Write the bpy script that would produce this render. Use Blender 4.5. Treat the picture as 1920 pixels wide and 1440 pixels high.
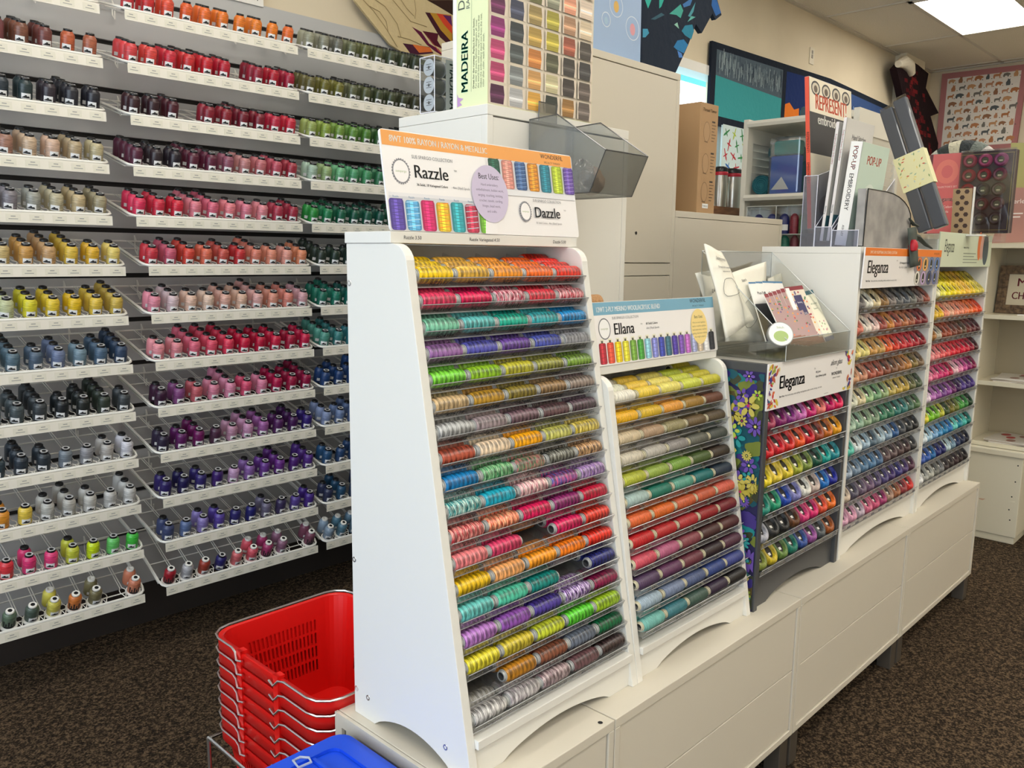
import bpy, bmesh, math, random
from mathutils import Vector, Matrix, Euler
R = math.radians
PI = math.pi
random.seed(7)
for o in list(bpy.data.objects):
    bpy.data.objects.remove(o, do_unlink=True)
sc = bpy.context.scene
COL = sc.collection

# ---------------------------------------------------------------- camera
CX, CY, CZ = -1.19148, -0.85864, 1.34866
YAW, PITCH, ROLL, FPX = 0.76343, 0.154218, 0.011812, 1551.76
cam_d = bpy.data.cameras.new('camera')
cam = bpy.data.objects.new('camera', cam_d)
COL.objects.link(cam)
cam_d.sensor_width = 36.0
cam_d.lens = FPX / 1920 * 36.0
cam_d.clip_start = 0.02
cam_d.clip_end = 200
fw = Vector((math.cos(YAW) * math.cos(PITCH), math.sin(YAW) * math.cos(PITCH), -math.sin(PITCH)))
rt = Vector((math.sin(YAW), -math.cos(YAW), 0))
up = rt.cross(fw)
cr, sr = math.cos(ROLL), math.sin(ROLL)
rt2 = rt * cr + up * sr
up2 = up * cr - rt * sr
cam.matrix_world = Matrix(((rt2.x, up2.x, -fw.x, CX), (rt2.y, up2.y, -fw.y, CY), (rt2.z, up2.z, -fw.z, CZ), (0, 0, 0, 1)))
sc.camera = cam

# ---------------------------------------------------------------- world, light, exposure
w = bpy.data.worlds.new('sky')
sc.world = w
w.use_nodes = True
bg = w.node_tree.nodes['Background']
bg.inputs[0].default_value = (0.76, 0.88, 1.0, 1)
bg.inputs[1].default_value = 3.5
sc.view_settings.view_transform = 'Standard'
sc.view_settings.look = 'None'
sc.view_settings.gamma = 1
sc.view_settings.exposure = 0.25
sc.view_settings.use_curve_mapping = False
sc.cycles.use_denoising = True
sc.cycles.max_bounces = 8
sc.cycles.diffuse_bounces = 4
sc.cycles.glossy_bounces = 3
sc.cycles.transmission_bounces = 4
sc.cycles.transparent_max_bounces = 32
sc.cycles.caustics_reflective = False
sc.cycles.caustics_refractive = False
sc.cycles.sample_clamp_indirect = 4

def window_portal(name, loc, rot, sx, sy):
    d = bpy.data.lights.new(name, 'AREA')
    d.shape = 'RECTANGLE'; d.size = sx; d.size_y = sy
    d.cycles.is_portal = True
    o = bpy.data.objects.new(name, d); COL.objects.link(o)
    o.location = loc; o.rotation_euler = rot
RX0, RX1, RY0, RY1, RZ = -3.2, 7.9, -3.6, 2.12, 3.2
window_portal('daylight_portal', (RX0 + .03, -0.85, 1.5), (0, R(-90), 0), 2.5, 4.6)
LAMP = 9.6      # strength of the ceiling light diffusers

# ---------------------------------------------------------------- materials
def lin(c):
    return tuple((v / 12.92 if v <= 0.04045 else ((v + .055) / 1.055) ** 2.4) for v in (x / 255 for x in c[:3]))
MATS = {}
def mat(name, rgb=None, rough=.5, metal=0, spec=.5, emis=None, estr=0, coat=0, alpha=1):
    if name in MATS: return MATS[name]
    m = bpy.data.materials.new(name); m.use_nodes = True
    b = m.node_tree.nodes['Principled BSDF']
    if rgb is not None:
        b.inputs['Base Color'].default_value = (*lin(rgb), 1)
        m.diffuse_color = (*lin(rgb), 1)
    b.inputs['Roughness'].default_value = rough
    b.inputs['Metallic'].default_value = metal
    b.inputs['Specular IOR Level'].default_value = spec
    b.inputs['Coat Weight'].default_value = coat
    if emis is not None:
        b.inputs['Emission Color'].default_value = (*lin(emis), 1)
        b.inputs['Emission Strength'].default_value = estr
    MATS[name] = m
    return m
def nodes(m): return m.node_tree.nodes, m.node_tree.links, m.node_tree.nodes['Principled BSDF']
def add_noise(m, c1, c2, scale, detail=3, bump=0, bscale=None, coord='Object', lo=.35, hi=.65, stretch=(1, 1, 1), dist=.001):
    n, l, b = nodes(m)
    tc = n.new('ShaderNodeTexCoord'); mp = n.new('ShaderNodeMapping'); mp.inputs['Scale'].default_value = stretch
    l.new(tc.outputs[coord], mp.inputs[0])
    t = n.new('ShaderNodeTexNoise'); t.inputs['Scale'].default_value = scale; t.inputs['Detail'].default_value = detail
    l.new(mp.outputs[0], t.inputs['Vector'])
    if c1 is not None:
        r = n.new('ShaderNodeValToRGB')
        r.color_ramp.elements[0].position = lo; r.color_ramp.elements[1].position = hi
        r.color_ramp.elements[0].color = (*lin(c1), 1); r.color_ramp.elements[1].color = (*lin(c2), 1)
        l.new(t.outputs['Fac'], r.inputs[0]); l.new(r.outputs[0], b.inputs['Base Color'])
    if bump:
        bp = n.new('ShaderNodeBump'); bp.inputs['Strength'].default_value = bump; bp.inputs['Distance'].default_value = dist
        if bscale:
            t2 = n.new('ShaderNodeTexNoise'); t2.inputs['Scale'].default_value = bscale; l.new(mp.outputs[0], t2.inputs['Vector'])
            l.new(t2.outputs['Fac'], bp.inputs['Height'])
        else: l.new(t.outputs['Fac'], bp.inputs['Height'])
        l.new(bp.outputs[0], b.inputs['Normal'])
    return m
def clear(name, tint=(235, 240, 242), refl=.12, rough=.05, opac=0.0, body=(120, 120, 120), fres=.55):
    """clear or smoked plastic: see-through with a sheen on both faces"""
    if name in MATS: return MATS[name]
    m = bpy.data.materials.new(name); m.use_nodes = True
    n = m.node_tree.nodes; l = m.node_tree.links; n.clear()
    out = n.new('ShaderNodeOutputMaterial')
    tr = n.new('ShaderNodeBsdfTransparent'); tr.inputs[0].default_value = (*lin(tint), 1)
    gl = n.new('ShaderNodeBsdfGlossy'); gl.inputs['Roughness'].default_value = rough
    lw = n.new('ShaderNodeLayerWeight'); lw.inputs[0].default_value = .35
    mm = n.new('ShaderNodeMath'); mm.operation = 'MULTIPLY_ADD'; mm.inputs[1].default_value = fres; mm.inputs[2].default_value = refl * .3; mm.use_clamp = True
    l.new(lw.outputs['Fresnel'], mm.inputs[0])
    mix = n.new('ShaderNodeMixShader'); l.new(mm.outputs[0], mix.inputs[0]); l.new(tr.outputs[0], mix.inputs[1]); l.new(gl.outputs[0], mix.inputs[2])
    last = mix
    if opac > 0:
        df = n.new('ShaderNodeBsdfDiffuse'); df.inputs[0].default_value = (*lin(body), 1)
        m2 = n.new('ShaderNodeMixShader'); m2.inputs[0].default_value = opac
        l.new(mix.outputs[0], m2.inputs[1]); l.new(df.outputs[0], m2.inputs[2]); last = m2
    l.new(last.outputs[0], out.inputs[0])
    MATS[name] = m
    return m

WHITE = mat('white_laminate', (226, 223, 215), .32, spec=.4)
WHITE2 = mat('white_cabinet_paint', (210, 202, 186), .45)
WHITE3 = mat('chipped_cream_paint', (222, 214, 192), .5)
WIRE = mat('white_wire_coating', (235, 233, 226), .35)
STRIP = mat('cream_label_rail', (229, 223, 210), .45)
TAG = mat('printed_shelf_tag', (221, 216, 200), .6)
INK = mat('black_ink', (22, 22, 24), .6)
GREYINK = mat('grey_ink', (105, 106, 110), .6)
WINK = mat('white_ink', (245, 244, 240), .6)
BLACKP = mat('black_plastic', (20, 20, 22), .3)
WHITEP = mat('white_plastic', (228, 226, 220), .35)
CHROME = mat('chrome', (232, 232, 232), .3, metal=1)
PAPER = mat('white_paper', (236, 233, 228), .5)
DARKG = mat('charcoal_laminate', (72, 73, 75), .4)
ACRY = clear('clear_acrylic', (249, 250, 249), .15)
SMOKE = clear('smoked_tray_plastic', (252, 252, 252), .08, .12, opac=.025, body=(215, 213, 210), fres=.22)
SMOKE2 = clear('smoked_bin_plastic', (232, 233, 232), .2, .08, opac=.08, body=(176, 178, 176), fres=.3)
RED = mat('red_basket_plastic', (226, 26, 22), .35, spec=.45)
BLUE = mat('blue_lid_plastic', (24, 78, 215), .35)

def thread_mat(name, scale, axis, crossed=False, rough=.38, flecks=0):
    """wound thread: takes the object's own colour; a second colour for variegated spools"""
    m = bpy.data.materials.new(name); m.use_nodes = True
    n, l, b = nodes(m)
    oi = n.new('ShaderNodeObjectInfo')
    tc = n.new('ShaderNodeTexCoord')
    sep = n.new('ShaderNodeSeparateXYZ'); l.new(tc.outputs['Object'], sep.inputs[0])
    nz = n.new('ShaderNodeTexNoise'); mp = n.new('ShaderNodeMapping')
    mp.inputs['Scale'].default_value = (scale if axis == 'X' else scale * .12, scale * .12, scale if axis == 'Z' else scale * .12)
    l.new(tc.outputs['Object'], mp.inputs[0]); l.new(mp.outputs[0], nz.inputs['Vector'])
    nz.inputs['Scale'].default_value = 1.0; nz.inputs['Detail'].default_value = 2
    wv = n.new('ShaderNodeTexWave'); wv.bands_direction = axis if axis in 'XZ' else 'X'
    wv.inputs['Scale'].default_value = scale * .16; wv.inputs['Distortion'].default_value = 1.5; wv.inputs['Detail'].default_value = 1
    l.new(tc.outputs['Object'], wv.inputs['Vector'])
    ck = None
    mx = n.new('ShaderNodeMix'); mx.data_type = 'RGBA'; mx.blend_type = 'MULTIPLY'; mx.inputs[0].default_value = 1
    ramp = n.new('ShaderNodeValToRGB')
    ramp.color_ramp.elements[0].position = .3; ramp.color_ramp.elements[0].color = (.5, .5, .5, 1)
    ramp.color_ramp.elements[1].position = .7; ramp.color_ramp.elements[1].color = (1.12, 1.12, 1.12, 1)  # lighter and darker bands put the thread's sheen into its colour
    l.new(nz.outputs['Fac'], ramp.inputs[0])
    if crossed:   # cross-wound rayon: winding diamonds with highlights and dark bands painted in
        ramp.color_ramp.elements[0].color = (.34, .34, .34, 1); ramp.color_ramp.elements[1].color = (1.25, 1.25, 1.25, 1)
        an = n.new('ShaderNodeMath'); an.operation = 'ARCTAN2'; l.new(sep.outputs['Y'], an.inputs[0]); l.new(sep.outputs['Z'], an.inputs[1])
        ws = []
        for sg in (1, -1):
            m1 = n.new('ShaderNodeMath'); m1.operation = 'MULTIPLY_ADD'; m1.inputs[1].default_value = 310.0; l.new(sep.outputs['X'], m1.inputs[0])
            m0 = n.new('ShaderNodeMath'); m0.operation = 'MULTIPLY'; m0.inputs[1].default_value = 2.0 * sg; l.new(an.outputs[0], m0.inputs[0]); l.new(m0.outputs[0], m1.inputs[2])
            m2 = n.new('ShaderNodeMath'); m2.operation = 'SINE'; l.new(m1.outputs[0], m2.inputs[0]); ws.append(m2)
        mp_ = n.new('ShaderNodeMath'); mp_.operation = 'MULTIPLY'; l.new(ws[0].outputs[0], mp_.inputs[0]); l.new(ws[1].outputs[0], mp_.inputs[1])
        ma = n.new('ShaderNodeMath'); ma.operation = 'MULTIPLY_ADD'; ma.inputs[1].default_value = .26; l.new(mp_.outputs[0], ma.inputs[0]); l.new(nz.outputs['Fac'], ma.inputs[2])
        l.new(ma.outputs[0], ramp.inputs[0])
    at = n.new('ShaderNodeAttribute'); at.attribute_type = 'OBJECT'; at.attribute_name = 'second_tint'
    av = n.new('ShaderNodeAttribute'); av.attribute_type = 'OBJECT'; av.attribute_name = 'variegation'
    n2 = n.new('ShaderNodeTexNoise'); n2.inputs['Scale'].default_value = 1.7; n2.inputs['Detail'].default_value = 0
    l.new(mp.outputs[0], n2.inputs['Vector'])
    r2 = n.new('ShaderNodeValToRGB'); r2.color_ramp.elements[0].position = .46; r2.color_ramp.elements[1].position = .54
    l.new(n2.outputs['Fac'], r2.inputs[0])
    mu = n.new('ShaderNodeMath'); mu.operation = 'MULTIPLY'; l.new(r2.outputs[0], mu.inputs[0]); l.new(av.outputs['Fac'], mu.inputs[1])
    mc = n.new('ShaderNodeMix'); mc.data_type = 'RGBA'
    l.new(mu.outputs[0], mc.inputs[0]); l.new(oi.outputs['Color'], mc.inputs[6]); l.new(at.outputs['Color'], mc.inputs[7])
    l.new(mc.outputs[2], mx.inputs[6]); l.new(ramp.outputs[0], mx.inputs[7])
    l.new(mx.outputs[2], b.inputs['Base Color'])
    bp = n.new('ShaderNodeBump'); bp.inputs['Strength'].default_value = .22 if axis == 'Z' else .5; bp.inputs['Distance'].default_value = .0008
    l.new(wv.outputs['Fac'], bp.inputs['Height']); l.new(bp.outputs[0], b.inputs['Normal'])
    b.inputs['Roughness'].default_value = rough
    b.inputs['Specular IOR Level'].default_value = .6
    return m
TH_CONE = thread_mat('wound_polyester_thread', 420, 'Z')
TH_TUBE = thread_mat('wound_rayon_thread', 520, 'X', crossed=True, rough=.26)
TH_WOOL = thread_mat('wound_wool_thread', 620, 'X', rough=.45)
TH_BALL = thread_mat('wound_perle_cotton', 300, 'X', rough=.5)
# the uncounted cones at the back take their colour from the mesh
TH_ATTR = bpy.data.materials.new('wound_thread_rear_cones'); TH_ATTR.use_nodes = True
_n, _l, _b = nodes(TH_ATTR)
_a = _n.new('ShaderNodeAttribute'); _a.attribute_name = 'thread_colour'
_l.new(_a.outputs['Color'], _b.inputs['Base Color']); _b.inputs['Roughness'].default_value = .38

# ---------------------------------------------------------------- mesh building
WL = {}
class MB:
    def __init__(s): s.v = []; s.f = []; s.m = []; s.s = []
    def add(s, vs, fs, mi=0, smooth=False):
        k = len(s.v); s.v += [tuple(p) for p in vs]
        for f in fs: s.f.append([k + i for i in f]); s.m.append(mi); s.s.append(smooth)
        return s
    def box(s, a, b, mi=0, M=None):
        x0, y0, z0 = a; x1, y1, z1 = b
        if x0 > x1: x0, x1 = x1, x0
        if y0 > y1: y0, y1 = y1, y0
        if z0 > z1: z0, z1 = z1, z0
        p = [(x0, y0, z0), (x1, y0, z0), (x1, y1, z0), (x0, y1, z0), (x0, y0, z1), (x1, y0, z1), (x1, y1, z1), (x0, y1, z1)]
        if M is not None: p = [M @ Vector(q) for q in p]
        return s.add(p, [(0, 3, 2, 1), (4, 5, 6, 7), (0, 1, 5, 4), (1, 2, 6, 5), (2, 3, 7, 6), (3, 0, 4, 7)], mi)
    def prism(s, poly, M, h, mi=0, smooth=False):
        """poly in the local xy plane extruded to z=h, placed by M"""
        n = len(poly)
        p = [M @ Vector((x, y, 0)) for x, y in poly] + [M @ Vector((x, y, h)) for x, y in poly]
        s.add(p, [list(range(n))[::-1], list(range(n, 2 * n))], mi)
        k = len(s.v) - 2 * n
        for i in range(n):
            j = (i + 1) % n
            s.f.append([k + i, k + j, k + n + j, k + n + i]); s.m.append(mi); s.s.append(smooth)
        return s
    def flat(s, poly, M, z=0, mi=0):
        return s.add([M @ Vector((x, y, z)) for x, y in poly], [list(range(len(poly)))], mi)
    def tube(s, pts, r, n=6, mi=0, closed=False, caps=True):
        pts = [Vector(p) for p in pts]; N = len(pts); rings = []
        prev = None
        for i in range(N):
            if closed: d = (pts[(i + 1) % N] - pts[i - 1])
            else: d = (pts[min(i + 1, N - 1)] - pts[max(i - 1, 0)])
            d.normalize()
            if prev is None:
                a = d.cross(Vector((0, 0, 1)))
                if a.length < .1: a = d.cross(Vector((1, 0, 0)))
            else: a = prev - d * prev.dot(d)
            a.normalize(); prev = a; b = d.cross(a)
            rr = r[i] if isinstance(r, (list, tuple)) else r
            rings.append([pts[i] + (a * math.cos(t) + b * math.sin(t)) * rr for t in (2 * PI * j / n for j in range(n))])
        vs = [p for g in rings for p in g]; fs = []
        for i in range(N if closed else N - 1):
            q = (i + 1) % N
            for j in range(n):
                k = (j + 1) % n
                fs.append((i * n + j, i * n + k, q * n + k, q * n + j))
        s.add(vs, fs, mi, True)
        if caps and not closed:
            s.add(rings[0], [tuple(range(n))[::-1]], mi); s.add(rings[-1], [tuple(range(n))], mi)
        return s
    def lathe(s, prof, n=16, M=None, mi=0, close=False):
        """prof: (radius, height) about local z"""
        M = M or Matrix()
        vs = []; fs = []; N = len(prof)
        for r, z in prof:
            for j in range(n):
                t = 2 * PI * j / n; vs.append(M @ Vector((r * math.cos(t), r * math.sin(t), z)))
        for i in range(N if close else N - 1):
            q = (i + 1) % N
            for j in range(n):
                k = (j + 1) % n; fs.append((i * n + j, i * n + k, q * n + k, q * n + j))
        s.add(vs, fs, mi, True)
        return s
    def grid(s, fn, nu, nv, mi=0, smooth=True, skip=None, mfn=None):
        vs = [fn(i / nu, j / nv) for j in range(nv + 1) for i in range(nu + 1)]
        k = len(s.v); s.v += [tuple(p) for p in vs]
        for j in range(nv):
            for i in range(nu):
                if skip and skip(i, j): continue
                a = j * (nu + 1) + i
                s.f.append([k + a, k + a + 1, k + a + nu + 2, k + a + nu + 1]); s.m.append(mfn(i, j) if mfn else mi); s.s.append(smooth)
        return s
    def join(s, o, M=None, mi=None):
        s.add([(M @ Vector(p)) if M is not None else p for p in o.v], [], 0)
        k = len(s.v) - len(o.v)
        for f, m, sm in zip(o.f, o.m, o.s): s.f.append([k + i for i in f]); s.m.append(m if mi is None else mi); s.s.append(sm)
        return s
    def mesh(s, name, mats, off=Vector()):
        me = bpy.data.meshes.new(name)
        me.from_pydata([(p[0] - off[0], p[1] - off[1], p[2] - off[2]) for p in s.v], [], s.f)
        for m in (mats if isinstance(mats, (list, tuple)) else [mats]): me.materials.append(m)
        me.polygons.foreach_set('material_index', s.m); me.polygons.foreach_set('use_smooth', s.s)
        if any(s.s):
            try: me.set_sharp_from_angle(angle=R(50))
            except Exception: pass
        me.update()
        return me
    def build(s, name, mats, parent=None, local=False, bevel=0, solid=0, origin=None):
        """vertices in world space unless local; the object's origin is its parent's or the base of its own box"""
        if parent is not None:
            off = Vector() if local else WL[parent.name]
            o = bpy.data.objects.new(name, s.mesh(name, mats, off)); COL.objects.link(o); o.parent = parent
            WL[o.name] = WL[parent.name].copy()
        else:
            if local: off = Vector()
            else:
                xs, ys, zs = zip(*s.v)
                off = Vector(origin) if origin else Vector(((min(xs) + max(xs)) / 2, (min(ys) + max(ys)) / 2, min(zs)))
            o = bpy.data.objects.new(name, s.mesh(name, mats, off)); COL.objects.link(o); o.location = off
            WL[o.name] = Vector(off)
        if solid:
            md = o.modifiers.new('thickness', 'SOLIDIFY'); md.thickness = solid; md.offset = 0
        if bevel:
            md = o.modifiers.new('edge', 'BEVEL'); md.width = bevel; md.segments = 2; md.limit_method = 'ANGLE'; md.angle_limit = R(40)
        return o
def tag(o, label, cat, group=None, kind=None):
    if label: o['label'] = label
    if cat: o['category'] = cat
    if group: o['group'] = group
    if kind: o['kind'] = kind
    return o
def thing(name, label, cat, loc, group=None):
    o = bpy.data.objects.new(name, None); COL.objects.link(o); o.location = loc; o.empty_display_size = .05
    WL[o.name] = Vector(loc)
    return tag(o, label, cat, group)
def struct(mb, name, mats, **k):
    return tag(mb.build(name, mats, **k), None, None, kind='structure')
_tc = {}
def text_mb(txt, size, bold=0.0, align='CENTER', shear=0, sx=1.0):
    key = (txt, round(size, 5), bold, align, shear, sx)
    if key in _tc: return _tc[key]
    cu = bpy.data.curves.new('t', 'FONT'); cu.body = txt; cu.size = size; cu.align_x = align; cu.shear = shear
    cu.resolution_u = 2 if size < .02 else 4
    o = bpy.data.objects.new('t', cu); COL.objects.link(o)
    bpy.context.view_layer.update()
    me = bpy.data.meshes.new_from_object(o.evaluated_get(bpy.context.evaluated_depsgraph_get()))
    mb = MB()
    for dx in ((-bold * size * .75, 0, bold * size * .75) if bold > 0 else (0,)):   # heavier type: the same letters printed slightly apart
        mb.add([(v.co.x * sx + dx, v.co.y, 0) for v in me.vertices], [list(p.vertices) for p in me.polygons])
    bpy.data.objects.remove(o); bpy.data.curves.remove(cu); bpy.data.meshes.remove(me)
    _tc[key] = mb
    return mb
def plane(O, U, V):
    U = Vector(U).normalized(); V = Vector(V).normalized(); N = U.cross(V)
    return Matrix(((U.x, V.x, N.x, O[0]), (U.y, V.y, N.y, O[1]), (U.z, V.z, N.z, O[2]), (0, 0, 0, 1)))
def T(x, y=0, z=0): return Matrix.Translation((x, y, z))
def arc(cx, cy, r, a0, a1, n=8, ry=None):
    ry = ry or r
    return [(cx + r * math.cos(R(a0 + (a1 - a0) * i / n)), cy + ry * math.sin(R(a0 + (a1 - a0) * i / n))) for i in range(n + 1)]
def rrect(x0, y0, x1, y1, r, n=4):
    return arc(x1 - r, y1 - r, r, 0, 90, n) + arc(x0 + r, y1 - r, r, 90, 180, n) + arc(x0 + r, y0 + r, r, 180, 270, n) + arc(x1 - r, y0 + r, r, 270, 360, n)
def ell(cx, cy, rx, ry, n=28): return arc(cx, cy, rx, 0, 360, n, ry)[:-1]
def copy_thing(root, loc=None, M=None, label=None, group=None, colour=None, second=None):
    """a copy of a thing and each of its parts"""
    r = root.copy(); COL.objects.link(r)
    if M is not None: r.matrix_world = M
    elif loc is not None: r.location = loc
    if label: r['label'] = label
    if group: r['group'] = group
    for ch in root.children:
        c = ch.copy(); COL.objects.link(c); c.parent = r
        if colour and c.get('dyed'):
            c.color = (*lin(colour), 1)
            if second: c['second_tint'] = [float(q) for q in lin(second)]; c['variegation'] = 1.0
        for g in ch.children:
            d = g.copy(); COL.objects.link(d); d.parent = c
    return r
ORD = ['first', 'second', 'third', 'fourth', 'fifth', 'sixth', 'seventh', 'eighth', 'ninth', 'tenth', 'eleventh', 'twelfth', 'thirteenth', 'fourteenth', 'fifteenth', 'sixteenth', 'seventeenth', 'eighteenth']
NAMED = {'white': (235, 235, 232), 'pale grey': (190, 190, 188), 'grey': (140, 140, 140), 'charcoal': (75, 76, 78), 'black': (30, 28, 30), 'slate blue': (95, 115, 140), 'dark slate': (50, 60, 70),
         'navy': (35, 40, 95), 'royal blue': (40, 70, 170), 'bright blue': (25, 125, 190), 'light blue': (150, 180, 210), 'turquoise': (60, 180, 180), 'teal': (20, 125, 115), 'dark teal': (25, 80, 90), 'aqua': (130, 200, 185),
         'dark green': (35, 75, 50), 'green': (50, 150, 80), 'olive': (110, 110, 50), 'moss green': (120, 140, 70), 'sage green': (150, 175, 140), 'lime green': (150, 205, 50), 'bright green': (90, 200, 60),
         'yellow': (240, 215, 50), 'pale yellow': (235, 225, 150), 'golden': (210, 160, 50), 'mustard': (180, 145, 45), 'orange': (235, 125, 35), 'pale orange': (235, 170, 100), 'rust': (170, 80, 50), 'brown': (115, 75, 50), 'dark brown': (65, 48, 42),
         'tan': (195, 160, 115), 'beige': (215, 195, 160), 'cream': (235, 225, 200), 'taupe': (130, 115, 100), 'red': (205, 35, 40), 'orange red': (225, 75, 45), 'dark red': (130, 30, 38), 'crimson': (180, 25, 60), 'maroon': (80, 22, 38),
         'hot pink': (225, 45, 115), 'pink': (230, 120, 150), 'pale pink': (230, 180, 185), 'coral': (230, 115, 100), 'peach': (235, 165, 135), 'dusty rose': (195, 100, 115), 'magenta': (150, 35, 105), 'lilac': (190, 140, 190),
         'purple': (115, 55, 135), 'dark purple': (60, 35, 85), 'lavender': (140, 125, 190), 'mauve': (125, 90, 110)}
def cname(c): return min(NAMED, key=lambda k: sum((a - b) ** 2 * q for a, b, q in zip(NAMED[k], c, (1, 1.2, 1))))

# ================================================================ ROOM
FLOOR = mat('brown_carpet', (70, 58, 42), .95, spec=.1)
_n, _l, _b = nodes(FLOOR)
_t = _n.new('ShaderNodeTexCoord')
def nz(sc_, det=2):
    q = _n.new('ShaderNodeTexNoise'); q.inputs['Scale'].default_value = sc_; q.inputs['Detail'].default_value = det; _l.new(_t.outputs['Object'], q.inputs['Vector']); return q
a1 = nz(190, 3); a2 = nz(62, 3); a3 = nz(3, 2)
mm1 = _n.new('ShaderNodeMath'); mm1.operation = 'MULTIPLY_ADD'; mm1.inputs[1].default_value = .62; _l.new(a1.outputs['Fac'], mm1.inputs[0])
mm2 = _n.new('ShaderNodeMath'); mm2.operation = 'MULTIPLY'; mm2.inputs[1].default_value = .38; _l.new(a2.outputs['Fac'], mm2.inputs[0]); _l.new(mm2.outputs[0], mm1.inputs[2])
_r = _n.new('ShaderNodeValToRGB'); _r.color_ramp.elements[0].position = .42; _r.color_ramp.elements[1].position = .6
_r.color_ramp.elements[0].color = (*lin((32, 26, 21)), 1); _r.color_ramp.elements[1].color = (*lin((106, 88, 68)), 1)
_e = _r.color_ramp.elements.new(.5); _e.color = (*lin((60, 49, 38)), 1)
_l.new(mm1.outputs[0], _r.inputs[0]); _l.new(_r.outputs[0], _b.inputs['Base Color'])
_bp = _n.new('ShaderNodeBump'); _bp.inputs['Strength'].default_value = .9; _bp.inputs['Distance'].default_value = .006; _l.new(mm1.outputs[0], _bp.inputs['Height']); _l.new(_bp.outputs[0], _b.inputs['Normal'])
struct(MB().box((RX0, RY0, -.05), (RX1, RY1, 0)), 'floor', FLOOR)
WALLM = add_noise(mat('beige_wall_paint', (222, 209, 184), .8, spec=.2), (218, 205, 180), (226, 213, 188), 2, bump=.15, bscale=180)
# left wall with a window opening beyond the thread wall
WX0, WX1, WZ0, WZ1 = 2.2, 3.95, .9, 2.53
mb = MB()
mb.box((RX0, RY1, 0), (WX0, RY1 + .15, RZ)); mb.box((WX1, RY1, 0), (RX1, RY1 + .15, RZ))
mb.box((WX0, RY1, 0), (WX1, RY1 + .15, WZ0)); mb.box((WX0, RY1, WZ1), (WX1, RY1 + .15, RZ))
struct(mb, 'wall_left', WALLM)
struct(MB().box((RX1, RY0, 0), (RX1 + .15, RY1 + .15, RZ)), 'wall_far', WALLM)
struct(MB().box((RX0, RY0 - .15, 0), (RX1, RY0, RZ)), 'wall_right', WALLM)
mb = MB()  # shop front behind the viewer: a wide window
mb.box((RX0 - .15, RY0, 0), (RX0, RY1 + .15, .3)); mb.box((RX0 - .15, RY0, 2.75), (RX0, RY1 + .15, RZ))
mb.box((RX0 - .15, RY0, .3), (RX0, -3.1, 2.75)); mb.box((RX0 - .15, 1.4, .3), (RX0, RY1 + .15, 2.75))
struct(mb, 'wall_back', WALLM)
FRAME = mat('window_frame_white', (236, 234, 228), .4)
mb = MB()
for y in (-3.1, -1.0, -.95, 1.36): mb.box((RX0 - .1, y, .3), (RX0 - .04, y + .04, 2.75))
mb.box((RX0 - .1, -3.1, .3), (RX0 - .04, 1.4, .35)); mb.box((RX0 - .1, -3.1, 2.7), (RX0 - .04, 1.4, 2.75))
struct(mb, 'window_1', FRAME)
mb = MB()
mb.box((WX0, RY1 - .02, WZ1 - .02), (WX1, RY1 + .1, WZ1 + .04)); mb.box((WX0, RY1 - .03, WZ0 - .04), (WX1, RY1 + .1, WZ0))
for x in (WX0, WX1 - .05, (WX0 + WX1) / 2 - .02): mb.box((x, RY1 + .02, WZ0), (x + .05, RY1 + .1, WZ1))
mb.box((WX0, RY1 + .04, 2.24), (WX1, RY1 + .09, 2.29))
struct(mb, 'window_2', FRAME)
TEAL = mat('teal_awning', (50, 190, 190), .5)
mb = MB()
mb.box((1.5, 2.5, 2.62), (9, 2.62, 2.85)); mb.prism([(2.45, 2.05), (3.4, 1.75), (3.4, 1.86), (2.45, 2.2)], plane((1.5, 0, 0), (0, 1, 0), (0, 0, 1)), 7.5)
tag(mb.build('awning', TEAL), 'teal awning hanging outside the window past the tall white cupboard', 'awning')
GR = mat('pale_pavement', (190, 190, 185), .8)
struct(MB().box((RX0 - 6, RY1 + .3, -.12), (RX1 + 4, 14, -.06)), 'ground_outside', GR)

# ceiling tiles and T-bar grid
CEIL = add_noise(mat('ceiling_tile', (236, 230, 216), .9, spec=.1), (228, 222, 208), (242, 236, 224), 160, bump=.3, bscale=420, dist=.002)
TB = mat('ceiling_grid_bar', (214, 208, 196), .5)
struct(MB().box((RX0, RY0, RZ), (RX1, RY1, RZ + .05)), 'ceiling', CEIL)
GX = [5.35 - .61 * 0 + 1.22 * k for k in range(-7, 3)]
GY = [1.48 - .61 * k for k in range(-1, 9)]
mb = MB()
for x in GX:
    if RX0 < x < RX1: mb.box((x - .012, RY0, RZ - .008), (x + .012, RY1, RZ))
for y in GY:
    if RY0 < y < RY1: mb.box((RX0, y - .012, RZ - .008), (RX1, y + .012, RZ))
mb.box((RX0, RY1 - .025, RZ - .012), (RX1, RY1, RZ)); mb.box((RX1 - .025, RY0, RZ - .012), (RX1, RY1, RZ))
struct(mb, 'trim_1', TB)
DIFF = mat('lit_light_diffuser', (255, 255, 255), .6, emis=(255, 249, 236), estr=LAMP)
def troffer(x, y, lab, grp=None):
    t = thing('ceiling_light', lab, 'ceiling light', (x + .61, y + .305, RZ - .012), grp)
    MB().box((x + .03, y + .03, RZ - .012), (x + 1.19, y + .58, RZ - .009)).build('diffuser', DIFF, t)
    fr = MB()
    fr.box((x, y, RZ - .016), (x + 1.22, y + .03, RZ)); fr.box((x, y + .58, RZ - .016), (x + 1.22, y + .61, RZ))
    fr.box((x, y, RZ - .016), (x + .03, y + .61, RZ)); fr.box((x + 1.19, y, RZ - .016), (x + 1.22, y + .61, RZ))
    fr.build('frame', TB, t)
troffer(5.35, .87, 'lit rectangular ceiling light panel near the animal print quilt', None)
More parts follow.
